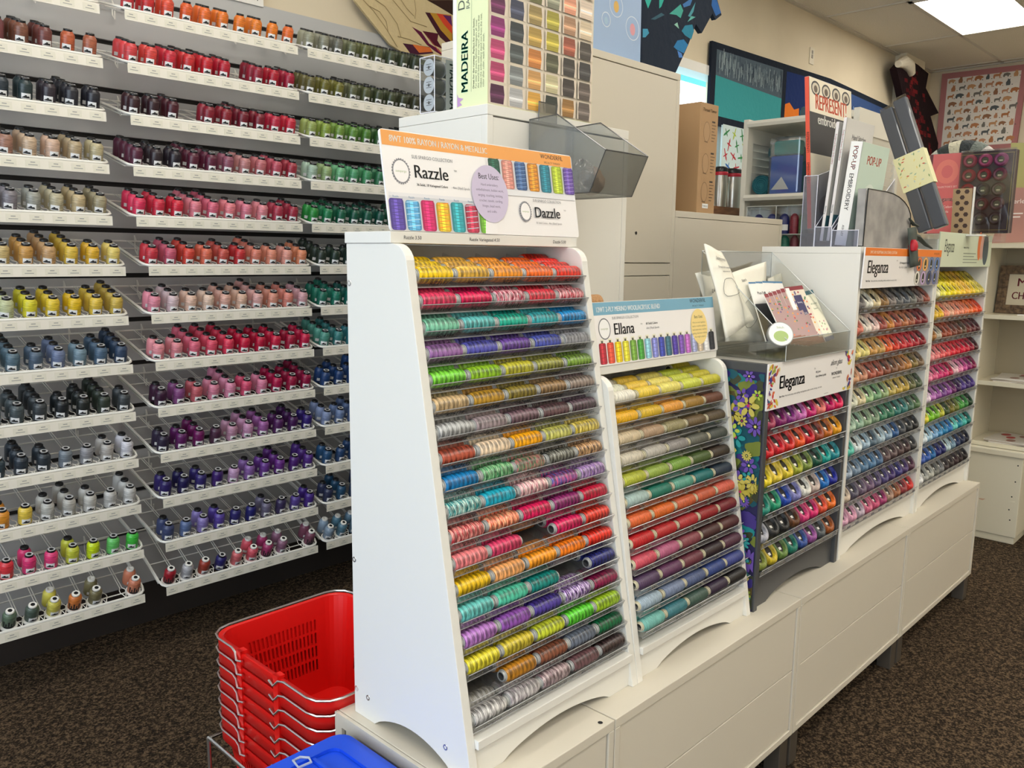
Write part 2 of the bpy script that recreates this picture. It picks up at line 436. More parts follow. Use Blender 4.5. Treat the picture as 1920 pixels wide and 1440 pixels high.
for i, (gx, gy) in enumerate([(2.91, .26), (-.75, .26), (.47, -1.57), (5.35, -1.57), (2.91, -1.57), (-2.0, -1.57), (-.75, -2.79), (1.69, -2.79), (4.13, -2.79)]):  # unseen lights, some added as fill for far walls and display fronts
    troffer(gx, gy, 'unseen ceiling light panel added above and behind the thread displays', 'added ceiling lights outside the picture')

# ================================================================ THREAD WALL (left)
TRZ = [2.06 - .1524 * k for k in range(13)]
YF = 1.8
LANE = .0605
SLAT = mat('slatwall_board', (186, 186, 186), .55)
SLOT = mat('slatwall_slot', (38, 34, 32), .7)
mb = MB()
zs = [.05]
k = 0
sl = [.96 + .1524 * i for i in range(-6, 9)]
prev = .15
for z in [q for q in sl if q > .2]:
    mb.box((-3.0, 2.095, prev), (1.95, 2.115, z - .008)); prev = z + .008
mb.box((-3.0, 2.095, prev), (1.95, 2.115, 2.262))
mb.box((-3.0, 2.108, .15), (1.95, 2.118, 2.25), 1)
struct(mb, 'trim_2', [SLAT, SLOT])

struct(MB().box((-3.0, 2.09, 0), (1.95, 2.118, .15)), 'shadow_base_left', mat('shadow_brown_base', (40, 32, 27), .8))  # dark strip stands in for the shadow below the lowest shelves
def wire_tray(tilt):
    """origin at the left end of the front rim; y runs back"""
    W = .606; D = .285; ct, st = math.cos(tilt), math.sin(tilt)
    def P(x, d, h=0): return (x, d * ct - h * st, d * st + h * ct)
    fr = MB()
    rim = [P(0, D, .0), P(0, .03, .006), P(.004, .012, .006), P(.014, .002, .006), P(.03, 0, .006), P(W - .03, 0, .006), P(W - .014, .002, .006), P(W - .004, .012, .006), P(W, .03, .006), P(W, D, 0)]
    fr.tube(rim, .0042, 6)
    fr.tube([P(0, D, 0), P(W, D, 0)], .003, 6)
    for d in (.03, .12, .21): fr.tube([P(.002, d, -.003), P(W - .002, d, -.003)], .0022, 5)
    fr.tube([P(.0, .03, -.003), P(0, D, -.01)], .0025, 5); fr.tube([P(W, .03, -.003), P(W, D, -.01)], .0025, 5)
    for x in (.09, W - .09):   # hooks into the slatwall
        fr.tube([P(x, D, 0), (x, D * ct + .012, D * st + .02), (x, D * ct + .012, D * st - .03), (x, D * ct - .004, D * st - .045), (x, D * ct - .008, D * st - .02)], .0024, 5)
    dv = MB()
    for i in range(1, 10):
        x = i * LANE
        for sx in (-1, 1):
            dv.tube([P(x, .002, .004), P(x + sx * .004, .016, .005), P(x + sx * .0095, .024, .006), P(x + sx * .0095, .036, .006), P(x + sx * .0035, .048, .004), P(x + sx * .0035, D, .002)], .0014, 4, caps=False)
    st_ = MB(); st_.box((.012, -.006, -.0265), (W - .004, -.0035, .002))
    for i in range(10):
        x = (i + .5) * LANE
        st_.box((x - .019, -.0064, -.0225), (x + .019, -.006, -.003), 1)
        st_.box((x - .006, -.0067, -.0105), (x + .006, -.0064, -.008), 2); st_.box((x - .012, -.0067, -.0175), (x + .012, -.0064, -.0155), 2)
    return fr, dv, st_
TILT = R(17)
def tray_proto(tilt, name):
    fr, dv, s_ = wire_tray(tilt)
    t = thing('wire_shelf', 'x', 'shelf', (0, 0, 0))
    fr.build('frame', WIRE, t); dv.build('divider_wires', WIRE, t); s_.build('label_rail', [STRIP, TAG, mat('faded_tag_ink', (150, 150, 146), .6)], t)
    return t
tp = tray_proto(TILT, 'a'); tp2 = tray_proto(R(28), 'b')
COLX = [-.737, -.1, .53, 1.165]
CSH = lambda z: .0 if z > 1.4 else (.03 if z > 1.0 or z < .3 else .035)
CN = ['left', 'middle', 'right', 'far right']
TRAYS = []
used = {}
for ci, cx in enumerate(COLX):
    for ri, z in enumerate(TRZ):
        pr = tp2 if ri == 12 else tp
        x = cx + (CSH(z) - .025 if ci else CSH(z) - .05)
        lab = f'white wire thread shelf, {ORD[ri]} from the top in the {CN[ci]} column of the thread wall'
        if ci == 3: lab = 'white wire thread shelf at the far end, behind the white displays'
        if pr.name not in used:
            o = pr; o.location = (x, YF, z); used[pr.name] = 1
        else: o = copy_thing(pr, (x, YF, z))
        o['label'] = lab; o['group'] = 'wire shelves of thread on the slatted wall'
        TRAYS.append((ci, ri, x, z, R(28) if ri == 12 else TILT))

# cone spools
CR = .0188
def cone_parts():
    prof = [(.0, .004), (CR * .93, .004), (CR, .008), (CR, .047), (CR * .95, .0505), (CR * .8, .0545), (.0122, .0585), (.0, .0585)]
    body = MB().lathe(prof[1:-1], 20)
    body.lathe([(0.0001, .004), (CR * .93, .004)], 20)
    base = MB().lathe([(CR * .9, .004), (CR * .9, .0), (0.0001, .0)], 18)
    cap = MB().lathe([(.0110, .0575), (.0120, .059), (.0120, .0635), (.0108, .0648)], 18).lathe([(.0108, .0648), (.0062, .0648)], 18, mi=1).lathe([(.0062, .0648), (.0055, .060), (.0001, .060)], 18, mi=2)
    lab = MB()
    def lf(rr, a0, a1, z0, z1, mi, nn=8): lab.grid(lambda u, v: (rr * math.cos(R(a0 + (a1 - a0) * u)), rr * math.sin(R(a0 + (a1 - a0) * u)), z0 + (z1 - z0) * v), nn, 1, mi)
    lf(CR + .0003, -132, -58, .0095, .0245, 0)
    lf(CR + .0005, -126, -66, .0115, .0142, 1)
    lf(CR + .0005, -116, -70, .0142, .0168, 1)
    lf(CR + .0005, -106, -90, .0168, .0195, 1)
    return body, base, cap, lab
LABM = mat('white_spool_label', (225, 225, 225), .5)
def cone_proto(pale):
    body, base, cap, lab = cone_parts()
    t = thing('thread_cone', 'x', 'thread cone', (0, 0, 0))
    b = body.build('thread_wrap', TH_CONE, t); b['dyed'] = 1
    pl = WHITEP if pale else BLACKP
    if pale:
        base = MB().lathe([(CR * .9, .006), (.0235, .004), (.0245, .001), (.0245, 0), (0.0001, 0)], 20)
    base.build('base', pl, t); cap.build('cap', [pl, WHITEP if pale else mat('cap_top_glare', (188, 188, 190), .25), INK], t)  # black caps: grey top ring paints in the ceiling light's reflection
    if pale == 2:
        lab = MB()
        def lf(rr, a0, a1, z0, z1, mi): lab.grid(lambda u, v: (rr * math.cos(R(a0 + (a1 - a0) * u)), rr * math.sin(R(a0 + (a1 - a0) * u)), z0 + (z1 - z0) * v), 10, 1, mi)
        for q in range(5): lf(CR + .0005, -150 + q * 22, -138 + q * 22, .012, .034 - (q % 2) * .008, 1)
        lf(CR + .0006, -140, -60, .008, .015, 1)
    lab.build('paper_label', [LABM, INK], t)
    return t
P_BLACK = cone_proto(0); P_WHITE = cone_proto(1); P_GLOW = cone_proto(2)
MIDC = [
 [(200,50,60),(205,40,45),(225,80,55),(225,95,40),(230,110,40),(228,120,35),(232,125,35),(232,130,40),(235,130,30),(230,110,40)],
 [(215,65,70),(220,70,65),(205,40,60),(205,45,50),(200,30,45),(185,25,50),None,(150,25,50),(180,20,45),(165,20,55)],
 [(55,22,30),(50,18,28),(75,20,35),None,(135,25,45),(140,25,42),(115,20,40),(125,20,40),(190,35,65),(200,35,60)],
 [(85,30,55),(48,36,42),(40,32,42),(88,28,50),(98,32,58),(145,80,100),(190,128,128),(195,110,115),(190,80,98),(165,48,65)],
 [(220,50,90),(210,45,70),(212,38,62),(222,125,140),(215,100,125),(232,130,140),(220,125,145),(228,140,150),(180,58,80),(165,42,65)],
 [(200,50,65),(202,90,115),(215,72,60),(222,110,85),(200,85,75),(198,50,55),(222,130,110),(228,145,120),(232,160,145),(225,142,105)],
 [(225,140,160),(215,190,195),(230,192,172),(230,200,180),(225,175,160),(225,185,162),(228,175,170),(220,150,130),(225,140,125),(215,165,172)],
 [(235,150,160),(225,140,150),(225,105,130),(225,80,105),(225,60,90),(205,25,65),(190,20,60),(210,30,70),(170,25,60),(205,30,75)],
 [(55,20,50),(130,70,125),(195,95,105),(215,130,155),(220,140,170),(215,80,115),(220,130,160),(180,20,75),(160,20,65),(150,15,65)],
 [(42,32,58),(95,25,95),(110,20,90),(75,40,65),(190,140,165),(205,150,185),(160,95,160),(85,35,95),(70,25,85),(55,35,120)],
 [(45,32,100),(32,26,80),(52,42,112),(62,32,112),(200,160,200),(140,100,170),(110,60,150),(110,50,140),(80,35,120),(90,50,140)],
 [(62,72,112),(95,115,160),(140,125,190),(90,70,160),(45,40,110),(35,35,110),(110,105,130),(60,50,90),(90,70,150),(75,45,140)],
 [(165,30,45),(185,185,190),(165,65,50),(45,40,110),(220,110,115),(225,95,110),(170,60,110),(150,105,130),None,(130,75,95)]]
LEFC = [
 [(90,60,70),(100,65,75),(95,60,70),(105,60,65),(100,55,60),(110,70,68),(105,60,55),(110,65,55),(120,70,60),(115,60,50)],
 [(95,60,75),(95,60,70),(100,60,70),(105,60,65),(110,60,60),(115,65,68),(128,80,62),(118,65,60),(195,98,62),(175,100,72)],
 [(45,50,60),(45,52,60),(42,52,60),(40,50,60),(44,54,64),(46,56,66),(44,60,62),(54,46,54),(44,44,52),(36,36,46)],
 [(180,160,150),(170,150,140),(170,150,140),(175,155,145),(180,160,150),(165,122,104),(205,178,150),(212,178,155),(185,165,132),(192,180,142)],
 [(120,120,130),(112,112,125),(110,112,124),(110,110,125),(115,115,128),(136,130,136),(160,160,150),(190,180,150),(195,175,135),(165,155,125)],
 [(210,200,150),(205,190,140),(205,185,130),(205,180,120),(205,180,122),(205,155,82),(200,160,112),(225,190,72),(228,180,52),(228,205,112)],
 [(210,210,190),(215,215,190),(215,215,190),(215,213,190),(200,205,160),(224,214,52),(234,204,58),(234,194,34),(228,195,72),(208,180,82)],
 [(150,170,180),(150,168,178),(142,162,172),(142,160,170),(90,115,130),(82,100,120),(112,126,160),(120,145,160),(80,105,130),(52,72,100)],
 [(130,140,145),(125,135,140),(120,128,135),(110,120,125),(76,86,90),(62,68,72),(28,34,38),(36,42,40),(52,62,52),(66,72,76)],
 [(60,75,88),(58,72,86),(55,70,84),(52,68,78),(45,55,66),(48,56,64),(122,132,142),(150,150,155),(185,180,175),(216,215,225)],
 [(225,90,60),(230,100,55),(230,130,50),(225,150,50),(235,205,80),(190,190,185),(188,185,178),(200,198,192),(196,195,192),(206,205,202)],
 [(225,50,50),(228,55,50),(230,60,50),(225,60,70),(225,60,120),(238,70,130),(205,210,70),(210,232,30),(110,205,110),(72,200,72)],
 [(80,110,140),(70,120,95),(70,120,92),(100,120,100),(80,95,85),(215,205,90),(215,125,60),(122,115,82),None,(210,130,100)]]
RIGC = [
 [(150,150,128),(142,142,124),(112,112,100),(110,115,85),(100,105,60),(88,95,62),(70,80,55),(60,70,45),(52,62,42),(45,55,38)],
 [(98,92,48),(110,105,42),(115,112,45),(98,102,72),(80,85,50),(60,70,42),(64,72,46),(58,64,40),(60,62,40),(42,46,34)],
 [(150,165,90),(142,165,70),(120,155,65),(100,145,62),(80,130,50),(50,95,45),(42,82,42),(45,75,40),(40,60,40),(35,60,45)],
 [(162,186,166),(152,176,122),(110,180,130),(82,160,112),(70,150,100),(52,120,82),(40,100,70),(45,120,60),(40,105,60),(50,120,60)],
 [(40,140,60),(32,130,82),(22,100,72),(18,88,66),(20,90,70),(16,80,66),(20,85,60),(25,80,55),(20,85,60),(20,80,62)],
 [(38,52,42),(36,56,44),(30,50,44),(28,46,42),(30,50,44),(26,44,40),(30,50,44),(28,46,42),(30,50,44),(26,44,40)],
 [(26,110,90),(30,120,100),(26,100,90),(24,92,90),(26,110,90),(24,90,90),(26,110,90),(24,90,90),(26,110,90),(24,90,90)],
 [(80,150,135),(60,130,130),(50,120,130)] + [(40, 100, 120)] * 7,
 [(30,62,112),(28,60,110),(40,70,120)] + [(50, 90, 150)] * 7,
 [(130,145,182),(110,130,170),(90,110,150)] + [(60, 90, 140)] * 7,
 [(40,80,120),(40,70,112),(40,70,112)] + [(40, 60, 100)] * 7,
 [(46,52,82),(40,80,112),(50,70,100)] + [(40, 60, 100)] * 7,
 [(140,160,180),(90,130,150),(100,130,150)] + [(100, 110, 120)] * 7]
MINX = {0: -.42, 1: -.45, 2: -.46, 3: -.47, 4: -.49, 5: -.51, 6: -.52, 7: -.53, 8: -.53, 9: -.55, 10: -.56, 11: -.56, 12: -.57}
MAXX = {0: 1.14, 1: 1.14, 2: 1.14, 3: 1.02, 4: .92}
rear = MB(); rearcol = []
rb = MB().lathe([(CR * .9, 0), (CR, .006), (CR, .047), (CR * .9, .052), (.0122, .0585)], 12)
rc = MB().lathe([(.0118, .0575), (.0118, .0635), (.0105, .0648), (.006, .0648), (.0001, .061)], 12)
def add_rear(M, colour, capc):
    for part, c in ((rb, colour), (rc, capc)):
        rear.join(part, M); rearcol.extend([(*lin(c), 1)] * len(part.f))
    lb = MB()
    lb.grid(lambda u, v: ((CR + .0004) * math.cos(R(-125 + 60 * u)), (CR + .0004) * math.sin(R(-125 + 60 * u)), .009 + .011 * v), 5, 1)
    rear.join(lb, M); rearcol.extend([(*lin((215, 215, 215)), 1)] * len(lb.f))
rnd = random.Random(21)
DEPTH = {}
nind = 0
for (ci, ri, tx, tz, tl) in TRAYS:
    tab = [LEFC, MIDC, RIGC, RIGC][ci][ri]
    ct, st = math.cos(tl), math.sin(tl)
    for k in range(10):
        c = tab[k]
        if c is None: continue
        x = tx + (k + .5) * LANE
        dep = rnd.choice([2, 2, 3, 3, 4]) if ri < 9 else rnd.choice([1, 2, 2, 3])
        if ri == 0 and ci < 2: dep = rnd.choice([1, 2])
        if ri == 1 and ci == 0 and k > 7: dep = 1
        if ri >= 11 and ci < 2: dep = rnd.choice([1, 1, 2, 2])
        if ri == 12: dep = rnd.choice([1, 2, 2]) 
        for d in range(dep):
            dd = .024 + d * .0437
            y = YF + dd * ct; z = tz + dd * st + .0005
            M = T(x, y, z) @ Matrix.Rotation(tl, 4, 'X') @ Matrix.Rotation(rnd.uniform(-.5, .2), 4, 'Z')
            vis = d == 0 and x > MINX[ri] and x < MAXX.get(ri, .66) and ci < 3
            if vis and nind < 300:
                pr = P_BLACK if ri < 12 else (P_GLOW if k % 3 == 0 and ci < 2 else P_WHITE)
                if ri == 11 and ci == 0 and k < 3: pr = P_BLACK
                if ri == 12 and c[2] > c[0] + 30 and ci == 1: pr = P_BLACK
                copy_thing(pr, M=M, colour=c, group='cones of thread standing at the front of the wire shelves',
                           label=f'{cname(c)} thread cone, {ORD[k]} from left, front of {ORD[ri]} wire shelf, {CN[ci]} column')
                nind += 1
            else:
                add_rear(M, c, (25, 25, 27) if ri < 12 else (225, 223, 216))
for p in (P_BLACK, P_WHITE, P_GLOW):
    for ch in list(p.children): bpy.data.objects.remove(ch)
    bpy.data.objects.remove(p)
ro = rear.build('rear_thread_cones', TH_ATTR)
at = ro.data.attributes.new('thread_colour', 'FLOAT_COLOR', 'FACE')
at.data.foreach_set('color', [q for c in rearcol for q in c])
tag(ro, 'further cones of thread standing behind the front ones on the wire shelves', 'thread cones', kind='stuff')
CARD = MB().box((-.1, 2.088, 2.255), (.52, 2.094, 2.75), 0)
M_ = plane((.5, 2.0875, 2.272), (1, 0, 0), (0, 0, 1))
t = thing('wall_notice', 'white notice card standing on top of the slatted thread wall', 'sign', (.2, 2.09, 2.255))
CARD.build('card', PAPER, t)
MB().join(text_mb('polyester!', .032, 0, 'RIGHT'), M_).build('lettering', INK, t)

# ================================================================ CABINETS (drawer units on legs)
def cabinet(x0, x1, lab, top_hole=False, stripes=True):
    t = thing('drawer_cabinet', lab, 'cabinet', ((x0 + x1) / 2, .2, 0), 'low white drawer cabinets under the thread displays')
    g = .0015
    b = MB()
    b.box((x0 + g, .0, .46), (x1 - g, .4, .48))
    b.box((x0 + g, .0, .1), (x0 + .018, .4, .46)); b.box((x1 - .018, .0, .1), (x1 - g, .4, .46))
    b.box((x0 + .018, .0, .1), (x1 - .018, .4, .118)); b.box((x0 + .018, .385, .118), (x1 - .018, .395, .46))
    b.build('body', WHITE2, t, bevel=.0015)
    for z0, z1 in ((.289, .457), (.121, .286)):
        MB().box((x0 + .0205, .004, z0), (x1 - .0205, .022, z1)).build('drawer', WHITE2, t, bevel=.001)
    for lx in (x0 + .03, x1 - .03):
        for ly in (.03, .37):
            MB().box((lx - .022, ly - .022, 0), (lx + .022, ly + .022, .1)).build('leg', LEGM, t, bevel=.002)
    if top_hole:
        MB().lathe([(.0001, 0), (.005, 0)], 14, T(-.028, .014, .4804)).build('screw_hole', INK, t)
    return t
LEGM = mat('brushed_metal_leg', (120, 112, 102), .4, metal=.7)
c0 = cabinet(-.35, 0, 'narrow low white drawer cabinet at the near end, under the tallest display', True)
sidem = MB()
sidem.box((-.3575, 0.0, .1), (-.3505, .022, .48)); sidem.box((-.3575, .378, .1), (-.3505, .4, .48)); sidem.box((-.3575, .022, .455), (-.3505, .378, .48)); sidem.box((-.3575, .022, .1), (-.3505, .378, .125))
sidem.build('side_frame', WHITE2, c0)
cabinet(0, .8, 'low white drawer cabinet under the two tube spool displays, second from near end')
cabinet(.8, 1.6, 'low white drawer cabinet in the middle of the row, under the charcoal display')
cabinet(1.6, 2.4, 'low white drawer cabinet at the far end of the row')

# ================================================================ THREAD DISPLAYS
def side_profile(yf0, yf1, z0, z1, yb, rad, arch=True):
    """closed outline in (y,z): front edge leans back from yf0 at z0 to yf1 at z1"""
    s = (yf1 - yf0) / (z1 - z0)
    p = [(yf0, z0), ]
    zt = z1 - rad
    cyy = yf0 + s * (zt - z0)
    n = 7
    for i in range(n + 1):
        a = PI - (PI / 2) * i / n
        p.append((cyy + rad * 1.05 + rad * 1.05 * math.cos(a), zt + rad * math.sin(a)))
    p.append((yb, z1)); p.append((yb, z0))
    if arch:
        a0, a1 = yb - .062, yf0 + .05
        for i in range(0, 15):
            u = i / 14
            p.append((a0 + (a1 - a0) * u, z0 + .033 * math.sin(PI * u) ** .75))
    return p
YZ = lambda x: plane((x, 0, 0), (0, 1, 0), (0, 0, 1))
def xz_kick(x0, x1, z0, z1, y, th, mb, inset=.067, h=.028, mi=0):
    p = [(x0, z0), (x0, z1), (x1, z1), (x1, z0)]
    a0, a1 = x1 - inset * .95, x0 + inset
    p += [(a0 + (a1 - a0) * i / 16, z0 + h * math.sin(PI * i / 16) ** .7) for i in range(17)]
    M = plane((0, y, 0), (1, 0, 0), (0, 0, 1))
    mb.prism([(a, b) for a, b in p], M, -th, mi)

def rack(x0, x1, ztop, yf1, lab, yback=.373, slope=True, M_side=WHITE, name='thread_display', lipz=.551, kick=WHITE, rad=.035, th=.018):
    t = thing(name, lab, 'display rack', ((x0 + x1) / 2, .2, .48))
    for xa in (x0, x1 - th):
        prof = side_profile(.047, yf1, .48, ztop, yback, rad) if slope else [(.047, .48), (.047, ztop), (yback, ztop), (yback, .48), (yback - .06, .48)] + [(yback - .06 + (.1 - yback + .06) * i / 12, .48 + .033 * math.sin(PI * i / 12) ** .75) for i in range(1, 12)] + [(.1, .48)]
        MB().prism(prof, YZ(xa), th).build('side_panel', M_side, t, bevel=.0012)
    MB().box((x0 + th, yback - .012, .5), (x1 - th, yback - .002, ztop)).build('back_panel', M_side, t)
    b = MB()
    b.box((x0 + th, .05, lipz - .016), (x1 - th, yback - .012, lipz))
    b.build('base_shelf', kick, t, bevel=.001)
    b = MB(); xz_kick(x0 + th, x1 - th, .4802, lipz - .018, .058, .014, b)
    b.build('kick_board', kick, t)
    return t

def spool_row_tray(t, x0, x1, y, z, n, tl, lipm, codes, depth, pitch, lip_h=.017, r=.0143, size=.0098):
    """a sloping see-through tray; y,z = centre of the front spool"""
    ct, st = math.cos(tl), math.sin(tl)
    def P(x, d, h): return Vector((x, y + d * ct - h * st, z + d * st + h * ct))
    m = MB()
    d0, d1 = -.0165, depth
    fz = -r - .0022
    pts = [P(x0, d0, fz), P(x1, d0, fz), P(x1, d1, fz), P(x0, d1, fz)]
    m.add(pts, [(0, 1, 2, 3)])
    m.add([P(x0, d0, fz), P(x1, d0, fz), P(x1, d0 - .004, fz + lip_h), P(x0, d0 - .004, fz + lip_h)], [(0, 1, 2, 3)])
    for i in range(n + 1):
        x = x0 + (x1 - x0) * i / n
        m.add([P(x, d0, fz), P(x, d1, fz), P(x, d1, fz + .022), P(x, d0 - .004, fz + lip_h)], [(0, 1, 2, 3)])
    ob = m.build('spool_tray', [lipm], t, solid=.0016)
    # bright edge rods imitate the light caught by the sheet plastic
    A = P(x0, d0 - .0012, fz); Bv = P(x0, d0 - .0052, fz + lip_h)
    V = (Bv - A).normalized()
    for i, cd in enumerate(codes):
        if not cd: continue
        M = plane(P(x0 + (x1 - x0) * (i + .5) / n, d0 - .0026, fz + .0045), (1, 0, 0), V)
        MB().join(text_mb(cd, size, .012, 'CENTER', 0.15, 1.25), M).build('code_label', INK, ob)
    e = MB(); e.tube([P(x0, d0 - .004, fz + lip_h), P(x1, d0 - .004, fz + lip_h)], .0009, 4); e.tube([P(x0, d0, fz), P(x1, d0, fz)], .0011, 4)
    e.build('lip_edge', EDGE, ob)
    return ob
EDGE = mat('plastic_edge', (150, 150, 150), .2, spec=.8)

# tube spool prototypes
def tube_proto(name, L, r, thm, core, rc=.0075):
    t = thing(name, 'x', 'thread spool', (0, 0, 0))
    h = L / 2
    b = MB().lathe([(rc, -h + .006), (r * .86, -h + .006), (r, -h + .012), (r * 1.02, 0), (r, h - .012), (r * .86, h - .006), (rc, h - .006)], 18, Matrix.Rotation(R(90), 4, 'Y'))
    o = b.build('thread_wrap', thm, t); o['dyed'] = 1
    c = MB().lathe([(rc + .0005, -h), (rc + .0005, h), (rc - .0013, h), (rc - .0013, -h)], 14, Matrix.Rotation(R(90), 4, 'Y'), close=True)
    for s in (-1, 1):
        c.lathe([(rc, s * (h - .006)), (r * .74, s * (h - .006)), (r * .74, s * (h - .0042)), (rc, s * (h - .0042))], 16, Matrix.Rotation(R(90), 4, 'Y'))
    for s in (-1, 1): c.lathe([(rc - .0012, s * (h - .0012)), (.0001, s * (h - .0012))], 12, Matrix.Rotation(R(90), 4, 'Y'), 1)  # black plug discs paint the dark inside the hollow core
    c.build('spool_core', [core, INK], t)
    return t
TP_R = tube_proto('tube_spool', .085, .0148, TH_TUBE, mat('grey_spool_core', (176, 176, 174), .4), .0088)
TP_E = tube_proto('wool_spool', .086, .0143, TH_WOOL, mat('cream_spool_core', (205, 196, 168), .45), .0082)
lab_ = MB().grid(lambda u, v: (-.004 + .028 * u, -.0152 * math.cos(R(-60 + 60 * v)), .0152 * math.sin(R(20 + 60 * v))), 1, 6)

RAZ = [
 [(238,195,20),(222,172,62),(238,148,42),(232,102,32),(222,52,38)],
 [(225,60,100),(212,15,82),((185,30,75),(235,190,200)),(215,62,78),((170,30,55),(225,170,175))],
 [(120,190,160),(90,180,180),(20,165,142),(50,160,168),(20,132,195)],
 [(145,100,158),(80,80,168),(98,62,145),(75,85,172),(145,145,150)],
 [(120,205,60),(142,190,40),(188,182,52),(142,142,62),(112,145,52)],
 [(202,172,128),(178,135,45),(132,116,46),(142,112,76),(134,118,108)],
 [(178,178,178),(154,138,142),(114,88,98),(94,68,72),(88,68,78)],
 [(168,76,56),(232,207,178),(242,167,22),((172,172,72),(210,205,120)),((175,152,42),(225,205,110))],
 [(22,122,185),((52,140,85),(150,200,150)),((90,135,100),(180,110,110)),((140,140,130),(60,60,55)),((120,85,60),(215,170,120))],
 [((20,140,145),(190,220,210)),(30,168,195),((205,130,145),(245,215,210)),((85,85,155),(190,80,130)),((130,90,168),(190,160,200))],
 [((185,60,70),(235,160,150)),((228,102,76),(245,180,140)),(212,30,88),(138,42,104),(195,20,58)],
 [(232,128,132),(212,62,104),None,(214,32,94),(208,52,38)],
 [(228,184,26),(238,168,104),(242,152,32),(238,122,26),(218,42,26)],
 [(102,192,188),(82,192,162),(20,128,122),None,(38,42,112)],
 [(182,122,198),(142,82,172),(72,56,142),((92,36,132),(220,200,235)),(128,26,68)],
 [(222,208,52),(202,182,52),(192,202,52),(92,202,52),(152,188,36)],
 [None,(182,122,32),(128,76,56),(98,106,122),(16,92,56)],
 [((160,155,155),(215,212,210)),((155,145,150),(205,200,200)),((138,112,118),(190,170,172)),(108,76,80),(62,46,46)]]
RCODE = ['RZ2117 RZ2115 RZ2142 RZ1143 RZ1178', 'RZ1106 RZ1150 RZ1117 RZ1171 RZ1148', 'RZ4136 RZ3130 RZ4138 RZ3142 RZ3132', 'RZ5107 RZ3121 RZ5113 RZ3113 RZ3112',
         'RZ4151 RZ4149 RZ4120 RZ4117 RZ4115', 'RZ6119 RZ2124 RZ4122 RZ6121 RZ6112', 'RZ6103 RZ6110 RZ7134 RZ7136 RZ7137', 'RZ7132 RZM16 RZM01 RZM02 RZM10',
         'RZM07 RZM08 RZM14 RZM12 RZM11', 'RZM06 RZM03 RZM15 RZM13 RZM09', 'RZM17 RZM05 RZM04 RZM18 DZ1100', 'DZ1107 DZ1105 DZ7102 DZ1108 DZ1134',
         'DZ2117 DZ2176 DZ2142 DZ1145 DZ1147', 'DZ3120 DZ4130 DZ4132 DZ3128 DZ3113', 'DZ5103 DZ5104 DZ5107 DZ5110 DZ1117', 'DZ2199 DZ2171 DZ4141 DZ4120 DZ4126',
         'DZ7126 DZ2123 DZ7110 DZ3116 DZ4131', 'DZ6103 DZ6108 DZ7133 DZ7134 DZ7123']
ELL = [
 [(240,235,220),(240,206,70),(236,222,112),(206,212,72),(200,192,44)],
 [(246,186,30),(226,186,46),(236,162,62),(166,126,52),(116,72,52)],
 [(216,196,162),(182,152,122),(156,146,106),(112,92,62),(96,82,62)],
 [(216,206,186),(192,186,176),(152,146,142),(106,106,96),(82,86,82)],
 [(186,192,62),(152,176,72),(126,166,66),(76,96,46),(66,52,42)],
 [(172,196,192),(32,122,102),(92,162,142),(22,112,112),(42,56,72)],
 [(232,106,52),(226,106,36),(206,96,56),(202,92,62),(222,102,82)],
 [(202,30,36),(192,42,46),(182,46,52),(152,30,36),(122,30,42)],
 [(216,82,102),(186,96,132),(136,66,76),(76,42,42),(86,42,42)],
 [(86,62,96),(102,56,92),(112,52,66),(46,30,36),(86,46,66)],
 [(166,186,202),(122,136,166),(82,96,136),(52,72,136),(62,72,142)],
 [(122,192,182),(62,126,136),(66,92,82),(52,36,62),(26,22,24)]]
ECODE = ['EN60 EN31 EN32 EN14 EN13', 'EN34 EN33 EN35 EN37 EN38', 'EN02 EN05 EN06 EN07 EN04', 'EN03 EN01 EN61 EN62 EN63', 'EN12 EN11 EN15 EN16 EN09', 'EN18 EN17 EN19 EN22 EN21',
         'EN39 EN40 EN41 EN42 EN43', 'EN44 EN45 EN46 EN47 EN48', 'EN49 EN50 EN51 EN52 EN53', 'EN54 EN55 EN56 EN57 EN58', 'EN08 EN24 EN25 EN26 EN27', 'EN20 EN23 EN17 EN59 EN30']
def fill_tubes(t, proto, x0, x1, table, codes, yz, tl, depthfn, where, grp, words, front_only=()):
    n = 5
    for ri, row in enumerate(table):
        y, z = yz(ri)
        spool_row_tray(t, x0, x1, y, z, n, tl, SMOKE, codes[ri].split(), .125, 0)
        for k, c in enumerate(row):
            sec = None
            if c is not None and isinstance(c[0], tuple): c, sec = c
            x = x0 + (x1 - x0) * (k + .5) / n
            for d in range(depthfn(ri, k)):
                off = d
                if c is None:
                    if d != 0: continue
                    cc = (150, 85, 35) if ri == 11 else ((45, 25, 70) if ri == 13 else (60, 55, 55)); off = 1.5
                else: cc = c
                if d > 0: cc = tuple(min(255, max(0, q + rnd.randint(-6, 6))) for q in cc)
                M = T(x + rnd.uniform(-.001, .001), y + off * .0296 * math.cos(tl), z + off * .0296 * math.sin(tl)) @ Matrix.Rotation(rnd.uniform(0, 6.28), 4, 'X')
                pos = ['front', 'second in', 'third in', 'fourth in'][d]
                if c is None: pos = 'pushed back'
                copy_thing(proto, M=M, colour=cc, second=sec, group=grp,
                           label=f'{cname(c or cc)} {words}, {ORD[k]} from left, {pos}, {ORD[ri]} row {where}')

